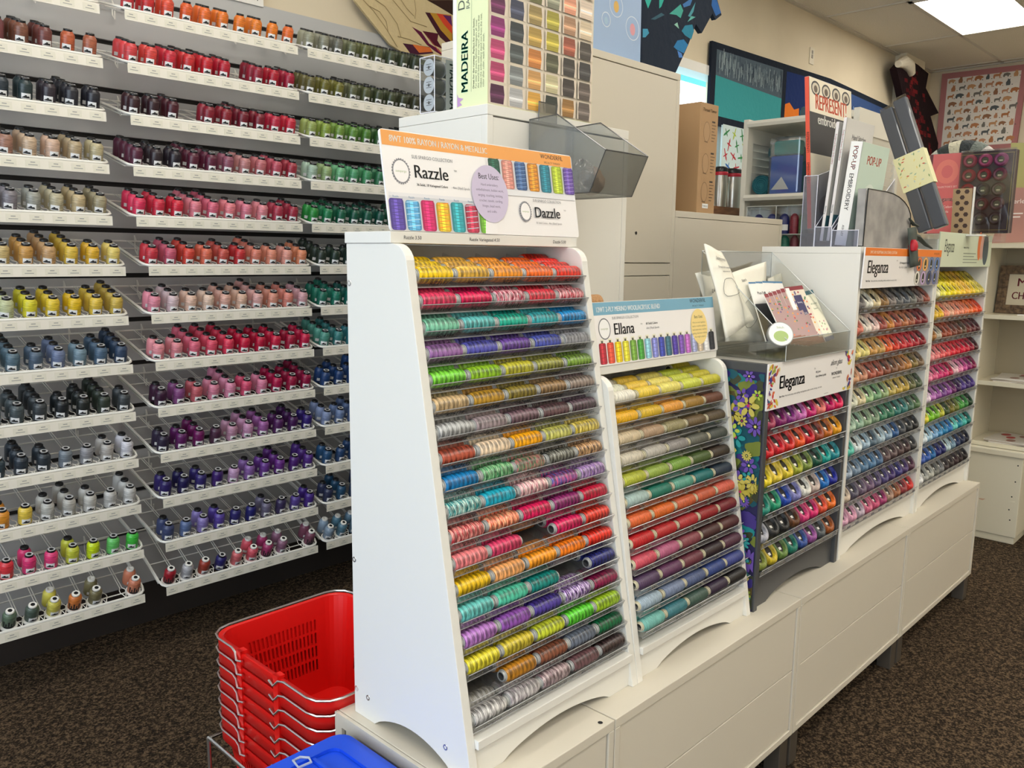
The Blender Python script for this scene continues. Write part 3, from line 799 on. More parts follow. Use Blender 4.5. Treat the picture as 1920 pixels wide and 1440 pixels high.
# --- the big display at the near end
RZD = rack(-.33, .140, 1.366, .213, 'tall white slanted display of rayon tube spools at the near end of the row', yback=.373)
hd = MB().box((-.332, .245, 1.3665), (.150, .375, 1.386))
ho = hd.build('header_shelf', WHITE, RZD, bevel=.001)
for s, x in (('Razzle 3.50', -.285), ('Razzle Variegated 4.50', -.115), ('Dazzle 5.00', .095)):
    MB().join(text_mb(s, .0085, 0, 'CENTER', 0, 1.0), plane((x, .2446, 1.3735), (1, 0, 0), (0, 0, 1))).build('price_lettering', INK, ho)
b = MB()
for y, z in ((.366, 1.297), (.366, .787), (.366, .53), (.33, .525), (.112, .522)):
    Mx = plane((-.3301, y, z), (0, -1, 0), (0, 0, 1))
    b.lathe([(.0055, 0), (.0052, .0006), (.003, .0006), (.0028, -.0003), (.0001, -.0003)], 14, Mx)
b.build('cam_bolts', CHROME, RZD)
fill_tubes(RZD, TP_R, -.3115, .1215, RAZ, RCODE, lambda k: (.2150 - .0081 * k, 1.3145 - .04335 * k), R(15),
           lambda r, k: 3 if r == 0 and k < 4 else (4 if r == 0 else 2), 'of tall near display', 'tube spools of shiny thread in the tall near display', 'shiny thread spool')
# --- Ellana display
EL = rack(.1405, .616, 1.106, .150, 'shorter white slanted display of wool spools, second in the row', yback=.373)
# front edge of this one is .047 at the base and .142 near the top
MB().box((.1405, .178, 1.1065), (.618, .373, 1.1245)).build('header_shelf', WHITE, EL, bevel=.001)
fill_tubes(EL, TP_E, .159, .5975, ELL, ECODE, lambda k: (.160 - .0087 * k, 1.057 - .0423 * k), R(15),
           lambda r, k: (3 if k < 4 else 4) if r == 0 else 2, 'of second display', 'wool spools in the second display', 'wool spool')
for p in (TP_R, TP_E):
    for ch in list(p.children): bpy.data.objects.remove(ch)
    bpy.data.objects.remove(p)

# --- thread balls
def ball_proto():
    t = thing('thread_ball', 'x', 'thread ball', (0, 0, 0))
    ax, ay = .0200, .0262
    m = MB()
    nu, nv = 22, 10
    def fn(u, v):
        a = 2 * PI * u; q = 2 * PI * v
        rx = .0080 * math.copysign(abs(math.cos(q)) ** .8, math.cos(q)); hz = .0150 * math.copysign(abs(math.sin(q)) ** .8, math.sin(q))
        return ((ax + rx) * math.cos(a), (ay + rx * 1.1) * math.sin(a), hz)
    m.grid(fn, nu, nv)
    o = m.build('thread_wrap', TH_BALL, t); o['dyed'] = 1
    c = MB(); c.prism(ell(0, 0, ax - .004, ay - .0045, 18), T(0, 0, .0), .0075, 0)  # dark plate colours in the shade inside the ball's hole
    c.prism([(-.005, -.012), (.004, -.012), (.004, -.005), (-.005, -.005)], T(0, 0, .0076), .0004, 1)
    c.build('shade_plate_label', [mat('ball_hole_shade', (30, 26, 23), .6), PAPER], t)
    return t
BP = ball_proto()
BRZ = [(.0, 0)]
def fill_balls(t, x0, table, zs, y, pitch, where, grp, second_rows=(), tl=R(46)):
    W = pitch * len(table[0])
    for ri, row in enumerate(table):
        z = zs(ri)
        t2 = R(24)
        n = len(row)
        # tray: floor sloping up to the back, clear front lip
        m = MB()
        yy = y - .030; zz = z - .034
        ct, st = math.cos(t2), math.sin(t2)
        D = .13
        m.add([(x0, yy, zz), (x0 + W, yy, zz), (x0 + W, yy + D * ct, zz + D * st), (x0, yy + D * ct, zz + D * st)], [(0, 1, 2, 3)])
        m.add([(x0, yy, zz), (x0 + W, yy, zz), (x0 + W, yy - .006, zz + .017), (x0, yy - .006, zz + .017)], [(0, 1, 2, 3)])
        ob = m.build('ball_tray', SMOKE, t, solid=.0016)
        e = MB(); e.tube([(x0, yy - .006, zz + .017), (x0 + W, yy - .006, zz + .017)], .0009, 4); e.tube([(x0, yy, zz), (x0 + W, yy, zz)], .0011, 4)
        for i in range(n):
            x = x0 + (i + .5) * pitch
            e.box((x - .012, yy - .0045, zz + .005), (x + .012, yy - .0038, zz + .0105), 1)
        e.build('lip_edge', [EDGE, GREYINK], ob)
        for k, c in enumerate(row):
            if c is None: continue
            x = x0 + (k + .5) * pitch
            for d in range(2 if ri in second_rows else 1):
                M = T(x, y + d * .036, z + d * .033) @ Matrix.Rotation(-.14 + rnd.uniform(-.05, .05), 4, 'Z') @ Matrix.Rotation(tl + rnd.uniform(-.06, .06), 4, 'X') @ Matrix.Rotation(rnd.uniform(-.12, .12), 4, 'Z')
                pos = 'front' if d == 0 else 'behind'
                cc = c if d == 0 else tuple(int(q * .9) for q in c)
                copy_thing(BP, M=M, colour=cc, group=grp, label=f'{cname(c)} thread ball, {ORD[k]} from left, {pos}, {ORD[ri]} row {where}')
DK = rack(.63, 1.128, 1.10, .047, 'charcoal display of bright thread balls with a floral printed side', slope=False, M_side=DARKG, kick=DARKG, lipz=.573, yback=.34)
DKB = [
 [(165,60,90),(130,30,100),(140,50,130),(205,110,180),(200,30,110),(230,120,110),(200,20,95),(230,30,90)],
 [(212,32,42),(206,26,42),(216,46,42),(232,86,32),(202,26,42),(152,66,42),(192,102,22),(236,162,22)],
 [(236,212,42),(236,206,62),(226,202,52),(166,172,52),(122,142,62),(22,82,62),(22,162,152),(32,142,152)],
 [(42,142,122),(32,152,112),(32,72,172),(132,132,192),(236,232,222),(202,182,172),(22,112,192),(32,42,152)],
 [(182,182,192),(42,42,42),(26,26,28),(96,56,26),(216,62,122),(222,42,112),(226,82,52),(232,112,32)],
 [(130,140,60),(206,182,42),(102,132,62),(32,122,102),(52,82,152),(152,82,152),(86,92,96),(162,86,36)]]
fill_balls(DK, .647, DKB, lambda k: .960 - .0716 * k, .075, .0582, 'of charcoal display', 'thread balls in the charcoal display')
WE = rack(1.137, 1.787, 1.365, .047, 'tall white display of soft coloured thread balls behind the charcoal one', slope=False, yback=.34, lipz=.564)
MB().box((1.137, .047, 1.3655), (1.787, .34, 1.3835)).build('top_board', WHITE, WE)
WEB = [
 [(122,116,112),(226,222,206),(216,196,152),(152,116,72),(132,122,116),(102,102,102),(92,96,102),(112,112,106),(122,102,96),(152,82,66)],
 [(216,122,102),(236,222,206),(236,202,192),(162,82,72),(202,132,62),(166,82,62),(182,112,72),(162,92,66),(132,46,46),(122,36,42)],
 [(236,216,132),(232,216,132),(204,152,82),(206,162,92),(232,102,46),(212,62,42),(202,52,56),(192,42,56),(172,32,46),(142,32,42)],
 [(206,152,112),(202,142,112),(176,92,72),(162,82,62),(132,72,52),(126,86,62),(152,102,62),(192,132,72),(132,112,62),(126,102,76)],
 [(216,216,192),(222,206,162),(162,196,142),(122,166,122),(152,172,122),(192,172,92),(196,166,76),(192,162,72),(112,112,72),(82,96,72)],
 [(172,196,172),(152,182,156),(142,166,132),(132,156,126),(72,132,102),(62,122,92),(52,122,112),(62,126,122),(82,116,96),(92,122,82)],
 [(92,192,172),(216,226,226),(162,186,202),(92,112,126),(176,196,206),(142,166,186),(52,92,142),(72,76,82),(52,54,56),(32,34,36)],
 [(152,166,182),(122,142,162),(92,126,156),(86,126,162),(82,112,146),(102,82,82),(96,76,76),(86,66,66),(76,56,56),(62,62,64)],
 [(202,182,162),(92,86,102),(112,96,116),(122,96,122),(96,82,116),(82,72,122),(76,56,112),(62,56,122),(82,62,112),(92,56,76)],
 [(216,162,186),(226,162,186),(192,172,186),(216,112,142),(206,86,122),(166,62,112),(176,142,122),(166,106,72),(152,62,66),(216,56,52)]]
fill_balls(WE, 1.1565, WEB, lambda k: 1.232 - .0705 * k, .075, .0611, 'of tall ball display', 'thread balls in the tall white display', second_rows=(0,))
FA = rack(1.792, 2.405, 1.40, .047, 'tall white display of bright thread balls at the far end', slope=False, yback=.34, lipz=.564)
MB().box((1.792, .047, 1.4005), (2.405, .34, 1.4185)).build('top_board', WHITE, FA)
FAB = [
 [(240,236,192),(240,232,92),(250,236,32),(250,226,22),(250,216,32),(250,206,52),(250,196,62),(246,206,42),(226,206,62),(220,202,92)],
 [(236,192,62),(240,192,52),(240,152,122),(240,182,152),(240,152,122),(236,142,112),(240,132,92),(240,122,62),(236,92,36),(226,72,32)],
 [(166,112,52),(192,182,162),(152,72,46),(162,76,52),(122,62,46),(112,62,46),(96,72,52),(112,52,46),(96,36,42),(72,22,32)],
 [(240,152,152),(236,132,132),(232,102,102),(226,82,86),(222,42,62),(212,26,46),(216,26,62),(202,22,56),(152,22,52),(72,16,26)],
 [(232,132,162),(226,102,142),(216,62,122),(216,52,116),(186,22,72),(240,192,202),(236,142,182),(202,82,152),(152,42,112),(132,22,72)],
 [(232,212,226),(192,122,192),(162,92,166),(122,72,142),(152,82,162),(112,42,106),(62,26,82),(86,62,142),(66,42,112),(76,52,132)],
 [(226,212,62),(132,202,42),(122,182,52),(192,192,62),(62,82,42),(122,112,42),(112,122,52),(82,162,72),(52,132,62),(22,62,36)],
 [(222,232,236),(172,206,226),(132,176,216),(82,152,202),(42,132,182),(42,122,192),(112,212,202),(32,142,162),(82,192,182),(22,122,112)],
 [(62,92,172),(52,92,172),(32,102,162),(36,42,112),(32,36,102),(192,216,222),(122,152,172),(36,56,96),(32,42,72),(22,26,46)],
 [(236,236,236),(172,172,166),(186,186,176),(122,122,116),(132,132,132),(62,52,52),(56,46,46),(62,42,46),(42,26,30),(32,24,26)]]
fill_balls(FA, 1.811, FAB, lambda k: 1.246 - .0722 * k, .075, .0576, 'of far display', 'thread balls in the far white display', second_rows=(0,))
for ch in list(BP.children): bpy.data.objects.remove(ch)
bpy.data.objects.remove(BP)

# ================================================================ helpers for the remaining things
CAMR = Matrix((rt2, up2, fw)).transposed()
def _ray(px):
    return CAMR @ Vector(((px[0] - 960) / FPX, -(px[1] - 720) / FPX, 1.0))
CO = Vector((CX, CY, CZ))
def atX(px, c): d = _ray(px); return CO + d * ((c - CX) / d.x)
def atY(px, c): d = _ray(px); return CO + d * ((c - CY) / d.y)
def atZ(px, c): d = _ray(px); return CO + d * ((c - CZ) / d.z)
PRINT = bpy.data.materials.new('printed_colours'); PRINT.use_nodes = True
_n, _l, _b = nodes(PRINT); _a = _n.new('ShaderNodeAttribute'); _a.attribute_name = 'ink'; _l.new(_a.outputs['Color'], _b.inputs['Base Color']); _b.inputs['Roughness'].default_value = .5
CLOTH = bpy.data.materials.new('printed_cloth'); CLOTH.use_nodes = True
_n, _l, _b = nodes(CLOTH); _a = _n.new('ShaderNodeAttribute'); _a.attribute_name = 'ink'; _l.new(_a.outputs['Color'], _b.inputs['Base Color']); _b.inputs['Roughness'].default_value = .9
_b.inputs['Specular IOR Level'].default_value = .1
_t = _n.new('ShaderNodeTexNoise'); _t.inputs['Scale'].default_value = 26; _c = _n.new('ShaderNodeTexCoord'); _l.new(_c.outputs['Object'], _t.inputs['Vector'])
_p = _n.new('ShaderNodeBump'); _p.inputs['Strength'].default_value = .5; _p.inputs['Distance'].default_value = .012; _l.new(_t.outputs['Fac'], _p.inputs['Height']); _l.new(_p.outputs[0], _b.inputs['Normal'])
class PR:
    """flat printed shapes, each with its own ink, stacked in thin layers on one plane"""
    def __init__(s, M): s.M = M; s.mb = MB(); s.c = []; s.z = .0003
    def poly(s, pts, c, dz=None):
        s.mb.flat(pts, s.M, s.z); s.c.append((*lin(c), 1)); s.z += .000008; return s
    def rect(s, x0, y0, x1, y1, c): return s.poly([(x0, y0), (x1, y0), (x1, y1), (x0, y1)], c)
    def ellipse(s, cx, cy, rx, ry, c, n=28): return s.poly(ell(cx, cy, rx, ry, n), c)
    def ring(s, cx, cy, rx, ry, th, c, bg):
        s.ellipse(cx, cy, rx, ry, c); return s.ellipse(cx, cy, rx - th, ry - th, bg)
    def text(s, t, x, y, size, c=(25, 25, 27), align='LEFT', bold=0, shear=0, sx=1, rot=0):
        tm = text_mb(t, size, bold, align, shear, sx)
        s.mb.join(tm, s.M @ T(x, y, s.z) @ Matrix.Rotation(rot, 4, 'Z')); s.c += [(*lin(c), 1)] * len(tm.f); s.z += .000008; return s
    def spool(s, x, y, wd, h, c, c2=None, n=9):
        """a printed picture of a spool of thread"""
        dk = tuple(int(q * .8) for q in c); lt = tuple(min(255, int(q * 1.2 + 12)) for q in c)
        s.poly(rrect(x - wd / 2, y, x + wd / 2, y + h, wd * .18, 3), dk)
        s.rect(x - wd * .36, y + h * .02, x + wd * .36, y + h * .98, c)
        s.rect(x - wd * .16, y + h * .02, x + wd * .06, y + h * .98, lt)
        for i in range(n):
            yy = y + h * (i + .5) / n; sg = 1 if i % 2 else -1
            cc = c2 if (c2 and i % 2) else dk
            s.poly([(x - wd * .45, yy - h * .03 * sg), (x + wd * .45, yy + h * .03 * sg), (x + wd * .45, yy + h * .03 * sg + h * .022), (x - wd * .45, yy - h * .03 * sg + h * .022)], cc)
        return s
    def build(s, name, parent, m=None):
        o = s.mb.build(name, m or PRINT, parent)
        a = o.data.attributes.new('ink', 'FLOAT_COLOR', 'FACE'); a.data.foreach_set('color', [q for c in s.c for q in c])
        return o
def panel_on(parent, name, O, U, V, W, H, m, th=.004, rad=.004):
    M = plane(O, U, V)
    b = MB().prism(rrect(0, 0, W, H, rad, 3), M @ T(0, 0, -th), th)
    return b.build(name, m, parent), M

# ---------------------------------------------------------------- signs on the displays
SGN = mat('glossy_sign_board', (238, 234, 232), .3)
def wonderful(p, x, y, s, c=(30, 40, 45)):
    p.text('WONDERFIL', x, y, s, c, 'CENTER', .02, 0, .95); p.text('SPECIALTY THREADS', x, y - s * .75, s * .42, c, 'CENTER')
o, M = panel_on(RZD, 'sign', (-.332, .2445, 1.3868), (1, 0, 0), (0, .028, .166), .489, .168, SGN, rad=.006)
p = PR(M)
p.rect(.002, .1415, .487, .1665, (235, 160, 80))
p.text('8WT 100% RAYON / RAYON & METALLIC', .018, .1485, .0155, (250, 246, 240), 'LEFT', .03, 0, .80)
wonderful(p, .427, .1545, .0125)
def seal(x, y, rx, ry, sz):
    for i in range(26):
        a = 2 * PI * i / 26; p.ellipse(x + rx * math.cos(a), y + ry * math.sin(a), .0017, .0017, (130, 130, 135), 6)
    p.ellipse(x, y, rx, ry, (130, 130, 135)); p.ellipse(x, y, rx - .0022, ry - .0022, (240, 236, 234)); p.text('suespargo', x, y - .0015, sz, (150, 170, 110), 'CENTER')
seal(.036, .1, .0185, .0205, .0058)
p.text('SUE SPARGO COLLECTION', .062, .124, .0085, (120, 122, 126), 'LEFT', 0, 0, .9)
p.text('Razzle', .063, .0915, .0315, (22, 24, 28), 'LEFT', .02, 0, .98); p.text('TM', .156, .108, .005, (60, 60, 60))
p.text('36 Solid, 18 Variegated Colors', .067, .078, .0062, (40, 40, 44), 'LEFT', .02, 0, .92); p.text('- 46m (50yd) Spools', .146, .078, .006, (120, 120, 124), 'LEFT', 0, 0, .9)
p.rect(.004, .002, .235, .058, (206, 206, 210)); p.rect(.004, .058, .235, .064, (226, 224, 226))
for i, (c, c2) in enumerate([((92, 72, 165), None), ((95, 175, 225), (190, 225, 240)), ((215, 35, 105), None), ((235, 190, 45), (240, 120, 40)), ((50, 165, 175), None), ((190, 50, 80), (170, 215, 230)), ((120, 185, 60), None)]):
    p.text('Razzle', .018 + i * .034, .0555, .005, (90, 130, 170), 'CENTER'); p.spool(.018 + i * .034, .001, .031, .053 - (i % 2) * .002, c, c2, 10)
p.poly([(.218, .0), (.25, .0), (.25, .066), (.228, .066)], (240, 236, 234))
p.rect(.262, .085, .487, .1415, (205, 206, 210)); p.rect(.262, .075, .487, .086, (225, 224, 226))
for i, (c, c2) in enumerate([((30, 90, 70), None), ((228, 150, 135), None), ((60, 95, 145), (120, 150, 190)), ((230, 150, 40), (150, 90, 60)), ((35, 130, 150), None), ((185, 205, 55), None), ((105, 75, 165), (160, 140, 200))]):
    p.spool(.258 + i * .0355, .0865, .031, .0545, c, c2, 14)
p.rect(.2395, .0865, .2425, .141, (240, 236, 234))
p.ellipse(.240, .074, .047, .053, (200, 188, 212), 36)
p.text('Best Uses:', .240, .101, .0150, (40, 36, 50), 'CENTER', .01, 0, .85)
for i, s_ in enumerate(['Hand embroidery,', 'embellishment, bobbin work,', 'serging, couching, knitting,', 'crochet, tassels, cording,', 'fringes, bead work,', 'and crafts.']):
    p.text(s_, .240, .0885 - i * .0098, .0066, (92, 80, 110), 'CENTER', 0, 0, .92)
seal(.331, .046, .0155, .0185, .0048)
p.text('SUE SPARGO COLLECTION', .355, .066, .0078, (120, 122, 126), 'LEFT', 0, 0, .88)
p.text('Dazzle', .356, .036, .029, (22, 24, 28), 'LEFT', .02, 0, .98); p.text('TM', .445, .051, .0045, (60, 60, 60))
p.text('35 Solid Colors - 46m (50yd) Spools', .358, .0235, .0052, (80, 80, 84))
p.build('printing', o)
# Ellana
o, M = panel_on(EL, 'sign', (.1405, .176, 1.1250), (1, 0, 0), (0, .022, .130), .4795, .132, SGN)
p = PR(M @ T(-.0095))
p.rect(.0105, .105, .488, .131, (118, 168, 192))
p.text('12WT 2-PLY MERINO WOOL/ACRYLIC BLEND', .024, .1115, .0150, (248, 248, 246), 'LEFT', .03, 0, .76)
wonderful(p, .418, .1195, .013)
p.ellipse(.047, .076, .0205, .0225, (110, 112, 116)); p.ellipse(.047, .076, .018, .02, (240, 238, 236)); p.text('suespargo', .047, .0745, .006, (150, 160, 110), 'CENTER')
p.text('SUE SPARGO COLLECTION', .076, .0945, .0078, (120, 122, 126)); p.text('Ellana', .078, .062, .035, (20, 22, 26), 'LEFT', .03, 0, .92); p.text('TM', .176, .078, .005, (60, 60, 60))
p.text('60 Solid Colors', .196, .0775, .0072, (40, 40, 44), 'LEFT', .02); p.text('64m (70yd) Spools', .196, .0675, .0066, (120, 120, 124))
for i, c in enumerate([(178, 42, 58), (222, 82, 60), (236, 196, 30), (222, 208, 60), (118, 162, 66), (70, 150, 60), (140, 195, 215), (130, 135, 205), (62, 72, 165), (60, 105, 125), (78, 60, 155), (120, 80, 170), (185, 105, 190), (160, 165, 205), (205, 185, 160), (238, 236, 236), (50, 50, 55)]):
    x = .034 + i * .0268
    p.rect(x - .006, .045, x + .006, .055, (230, 226, 200)); p.rect(x - .003, .047, x + .003, .052, (80, 78, 70)); p.spool(x, .003, .0235, .044, c, None, 5)
p.ellipse(.412, .062, .036, .042, (238, 212, 140), 32); p.text('Best Uses:', .412, .082, .0105, (40, 36, 30), 'CENTER', .01, 0, .85)
for i, s_ in enumerate(['Wool on wool applique,', 'hand or machine applique,', 'hand embroidery, machine', 'quilting, decorative stitches,', 'fine weight projects']): p.text(s_, .412, .070 - i * .0085, .0058, (110, 92, 60), 'CENTER')
p.build('printing', o)
# charcoal display sign
o, M = panel_on(DK, 'sign', (.629, .044, .988), (1, 0, 0), (0, 0, 1), .5, .113, SGN, rad=.001)
p = PR(M)
frnd = random.Random(5)
FC = [(200, 40, 50), (225, 110, 50), (50, 60, 140), (40, 130, 140), (150, 165, 60), (90, 50, 120), (215, 190, 70), (190, 90, 60)]
for i in range(95):
    left = i % 2; x = frnd.uniform(.0, .06) if left else frnd.uniform(.442, .498)
    y = frnd.uniform(.002, .108)
    if (left and x > .02 + abs(y - .055) * .9) or (not left and x < .484 - abs(y - .055) * .75): continue
    a = frnd.uniform(0, PI); L = frnd.uniform(.006, .013); Wd = L * .4
    p.poly([(min(max(x + q * math.cos(a) - r_ * math.sin(a), .001), .499), min(max(y + q * math.sin(a) + r_ * math.cos(a), .001), .112)) for q, r_ in ((-L, 0), (-L * .3, Wd), (L * .6, Wd * .8), (L, 0), (L * .5, -Wd), (-L * .4, -Wd * .9))], frnd.choice(FC))
p.text('Eleganza', .058, .048, .046, (20, 20, 22), 'LEFT', .035, 0, .90); p.text('TM', .250, .078, .006, (70, 70, 70))
p.text('48 Colors', .262, .068, .0075, (40, 40, 42), 'LEFT', .02); p.text('42yd (38.4m) 5g Balls', .262, .0565, .0075, (40, 40, 42), 'LEFT', .02)
p.text('Best Uses:', .062, .026, .0066, (30, 30, 32), 'LEFT', .03); p.text('Hand embroidery, hand quilting, hand applique, quilts, crochet, knitting, and crafts.', .092, .026, .0064, (80, 80, 84))
p.text('alison glass', .352, .080, .021, (40, 40, 44), 'LEFT', 0, .5, .8); p.text('for', .392, .068, .006, (90, 90, 90), 'CENTER'); wonderful(p, .395, .052, .0125)
p.text('wonderfil.net', .322, .006, .0048, (120, 120, 120))
p.build('printing', o)
# tall ball display sign
o, M = panel_on(WE, 'sign', (1.1385, .0385, 1.269), (1, 0, 0), (0, -.004, .113), .648, .113, SGN, rad=.001)
p = PR(M)
p.rect(.0, .0905, .648, .1125, (232, 124, 42)); p.text('3WT 2-PLY EGYPTIAN LONG STAPLE COTTON', .035, .0965, .0115, (250, 236, 215), 'LEFT', .03, 0, .85); p.text('WONDERFIL', .60, .0975, .0095, (120, 70, 30), 'CENTER', .02)
p.text('Eleganza', .026, .042, .052, (18, 18, 20), 'LEFT', .035, 0, .90); p.text('TM', .245, .075, .006, (70, 70, 70))
p.text('122 Variegated & Solid', .27, .068, .0085, (50, 50, 54), 'LEFT', .02); p.text('42m (45yd) 5g Balls', .27, .055, .0085, (110, 110, 116))
p.text('Best Uses:', .025, .018, .0075, (40, 40, 42), 'LEFT', .03); p.text('Hand embroidery, hand quilting, sashiko, needlepoint, wool, and crafts.', .062, .018, .007, (110, 110, 114))
p.poly([(.455, .001), (.647, .001), (.647, .0905), (.42, .0905), (.40, .05)], (150, 145, 150))
for i, c in enumerate([(225, 120, 70), (235, 175, 100), (110, 130, 175), (95, 130, 190), (230, 225, 215), (190, 165, 205), (70, 80, 120), (105, 115, 165)]):
    x, y = .445 + (i % 4) * .056 + (.0 if i < 4 else -.008), .067 if i < 4 else .024
    p.ellipse(x, y, .026, .023, tuple(int(q * .75) for q in c)); p.ellipse(x, y, .022, .021, c); p.ellipse(x, y, .0105, .016, (56, 58, 40)); p.rect(x - .005, y - .008, x + .005, y - .004, (210, 208, 190))
p.build('printing', o)
# far display sign
o, M = panel_on(FA, 'sign', (1.79, .044, 1.327), (1, 0, 0), (0, 0, 1), .613, .116, mat('pale_green_sign', (206, 214, 188), .35), rad=.001)
p = PR(M)
p.text('Eleganza', .05, .05, .062, (50, 56, 46), 'LEFT', -.005, .25, .50); p.text('PERLE COTTON', .265, .064, .0085, (60, 66, 56), 'LEFT', .02)
for i in range(4): p.rect(.265, .045 - i * .0105, .265 + (.15, .13, .18, .17)[i], .049 - i * .0105, (150, 158, 138))
p.ellipse(.455, .075, .024, .052, (225, 120, 60)); p.ellipse(.487, .07, .024, .045, (215, 165, 150)); p.ellipse(.535, .062, .036, .056, (70, 84, 92)); p.rect(.43, .112, .58, .116, (206, 214, 188))
p.build('printing', o)

# floral printed side of the charcoal display
M = plane((.6294, .335, .4805), (0, -1, 0), (0, 0, 1))
p = PR(M)
p.rect(.004, .0, .283, .60, (38, 34, 78))
FP = [(20, 118, 122), (120, 130, 50), (70, 52, 130), (20, 84, 96), (92, 78, 40), (52, 40, 120), (30, 140, 140), (62, 66, 44)]
def clampx(v): return min(max(v, .004), .283)
def clampy(v): return min(max(v, .001), .60)
for i in range(430):
    x, y = frnd.uniform(.0, .285), frnd.uniform(0, .6); rr = frnd.uniform(.009, .024)
    p.poly([(clampx(x + rr * math.cos(t_) * (1 + .3 * math.sin(3 * t_ + i))), clampy(y + rr * math.sin(t_) * (1 + .25 * math.cos(2 * t_ + i)))) for t_ in (2 * PI * q / 16 for q in range(16))], frnd.choice(FP))
for i in range(150):
    x, y = frnd.uniform(.01, .275), frnd.uniform(.01, .59); n_ = frnd.choice([5, 6, 8, 12]); c = frnd.choice([(180, 200, 70), (205, 190, 90), (40, 150, 150), (150, 170, 60), (110, 80, 170), (196, 178, 70)])
    rr = frnd.uniform(.008, .019)
    for q in range(n_):
        a = 2 * PI * q / n_; cx_, cy_ = x + rr * math.cos(a), y + rr * math.sin(a)
        pw = rr * (1.5 / n_ + .12)
        p.poly([(clampx(cx_ + rr * .6 * math.cos(t_) * math.cos(a) - pw * math.sin(t_) * math.sin(a)), clampy(cy_ + rr * .6 * math.cos(t_) * math.sin(a) + pw * math.sin(t_) * math.cos(a))) for t_ in (2 * PI * k_ / 8 for k_ in range(8))], c)
    p.ellipse(clampx(x), clampy(y), rr * .22, rr * .22, frnd.choice([(200, 40, 110), (230, 220, 120), (30, 40, 90)]), 10)
p.build('floral_print', DK)

# ================================================================ CLEAR TRAY ON THE CHARCOAL DISPLAY
t = thing('acrylic_tray', 'clear acrylic tray with sloping sides on top of the charcoal thread display', 'tray', (.87, .16, 1.1005))
X0_, X1_, Y0_, Y1_ = .70, 1.08, .038, .280
b = MB()
def q4(a, b_, c, d): b.add([a, b_, c, d], [(0, 1, 2, 3)])
q4((X0_, Y0_, 1.103), (X1_, Y0_, 1.103), (X1_, Y1_, 1.103), (X0_, Y1_, 1.103))
q4((X0_, Y0_, 1.103), (X1_, Y0_, 1.103), (X1_, Y0_, 1.156), (X0_, Y0_, 1.156))
for x in (X0_, X1_): b.add([(x, Y0_, 1.103), (x, Y1_, 1.103), (x, Y1_, 1.366), (x, Y0_, 1.156)], [(0, 1, 2, 3)])
q4((X0_, Y1_, 1.103), (X1_, Y1_, 1.103), (X1_, Y1_, 1.366), (X0_, Y1_, 1.366))
b.build('walls', ACRY, t, solid=.003)
b = MB()
for x in (X0_, X1_): b.tube([(x, Y0_, 1.104), (x, Y0_, 1.156), (x, Y1_, 1.366), (x, Y1_, 1.104)], .0013, 4)
b.tube([(X0_, Y0_, 1.156), (X1_, Y0_, 1.156)], .0013, 4); b.tube([(X0_, Y0_, 1.103), (X1_, Y0_, 1.103)], .0016, 4); b.tube([(X0_, Y1_, 1.366), (X1_, Y1_, 1.366)], .001, 4)
b.build('edges', mat('acrylic_edge', (190, 194, 192), .15, spec=.8), t)
# shelf board between the display and the tray
MB().box((.631, .048, 1.085), (1.127, .34, 1.0998)).build('top_board', mat('pale_grey_top_board', (168, 166, 158), .5), DK)

def sheet(corners, nu=8, nv=8, bulge=0.0, ripple=0.0, seed=0):
    """a quad patch between four corners (TL TR BR BL) with a soft bulge towards the aisle"""
    a, b_, c, d = [Vector(q) for q in corners]
    n = (b_ - a).cross(d - a).normalized()
    if n.dot(Vector((-.7, -.7, .2))) < 0: n = -n
    def fn(u, v):
        pt = a.lerp(b_, u).lerp(d.lerp(c, u), v)
        return pt + n * (bulge * math.sin(PI * u) * math.sin(PI * v) + ripple * math.sin(u * 9 + seed) * math.cos(v * 7 + seed))
    return MB().grid(fn, nu, nv), n, fn
POUCH = add_noise(mat('white_pouch', (228, 224, 210), .55), None, None, 18, bump=.5, dist=.01)
LINE = mat('grey_outline_print', (120, 120, 116), .7)
def on_sheet(fn, n, pts, r=.0005, closed=False, lift=.0012):
    b = MB(); b.tube([Vector(fn(u, v)) + n * lift for u, v in pts], r, 4, closed=closed); return b
def sheet_text(txt, size, fn, n, u, v, corners, m, parent, name='lettering', bold=.02, tilt=0):
    a, b_, c, d = [Vector(q) for q in corners]
    U = ((b_ - a).lerp(c - d, v)).normalized(); V = ((a - d).lerp(b_ - c, u)).normalized()
    V = (V - U * U.dot(V)).normalized()
    N = U.cross(V)
    O = Vector(fn(u, v)) + N * .002
    Mx = plane(O, U, V) @ Matrix.Rotation(tilt, 4, 'Z')
    return MB().join(text_mb(txt, size, bold), Mx)
def pouch(cs, lab, lines, txts, rip=.002, seed=1):
    s_, n, fn = sheet(cs, 10, 12, .012, rip, seed)
    t = thing('craft_pouch', lab, 'pouch', tuple(cs[3]), 'white stitching kit pouches in the clear tray')
    s_.build('wrapper', POUCH, t, solid=.004)
    for pts in lines: on_sheet(fn, n, pts, .0006, True, .004).build('outline_print', LINE, t)
    tb = MB()
    for tx_, sz, u, v in txts: tb.join(sheet_text(tx_, sz, fn, n, u, v, cs, INK, t))
    if tb.v:
        tb.v = [tuple(Vector(q) + n * .003) for q in tb.v]; tb.build('lettering', GREYINK, t)
def blob(u, v, ru, rv, k=0): return [(u + ru * math.cos(a) * (1 + .15 * math.sin(3 * a + k)), v + rv * math.sin(a) * (1 + .2 * math.cos(2 * a + k))) for a in (2 * PI * i / 16 for i in range(16))]
pouch([atY((1304, 512), .285), atY((1345, 505), .285), atY((1365, 640), .24), atY((1345, 640), .24)], 'white kit pouch at the back left corner of the clear tray', [], [('guest', .016, .45, .3)], seed=3)
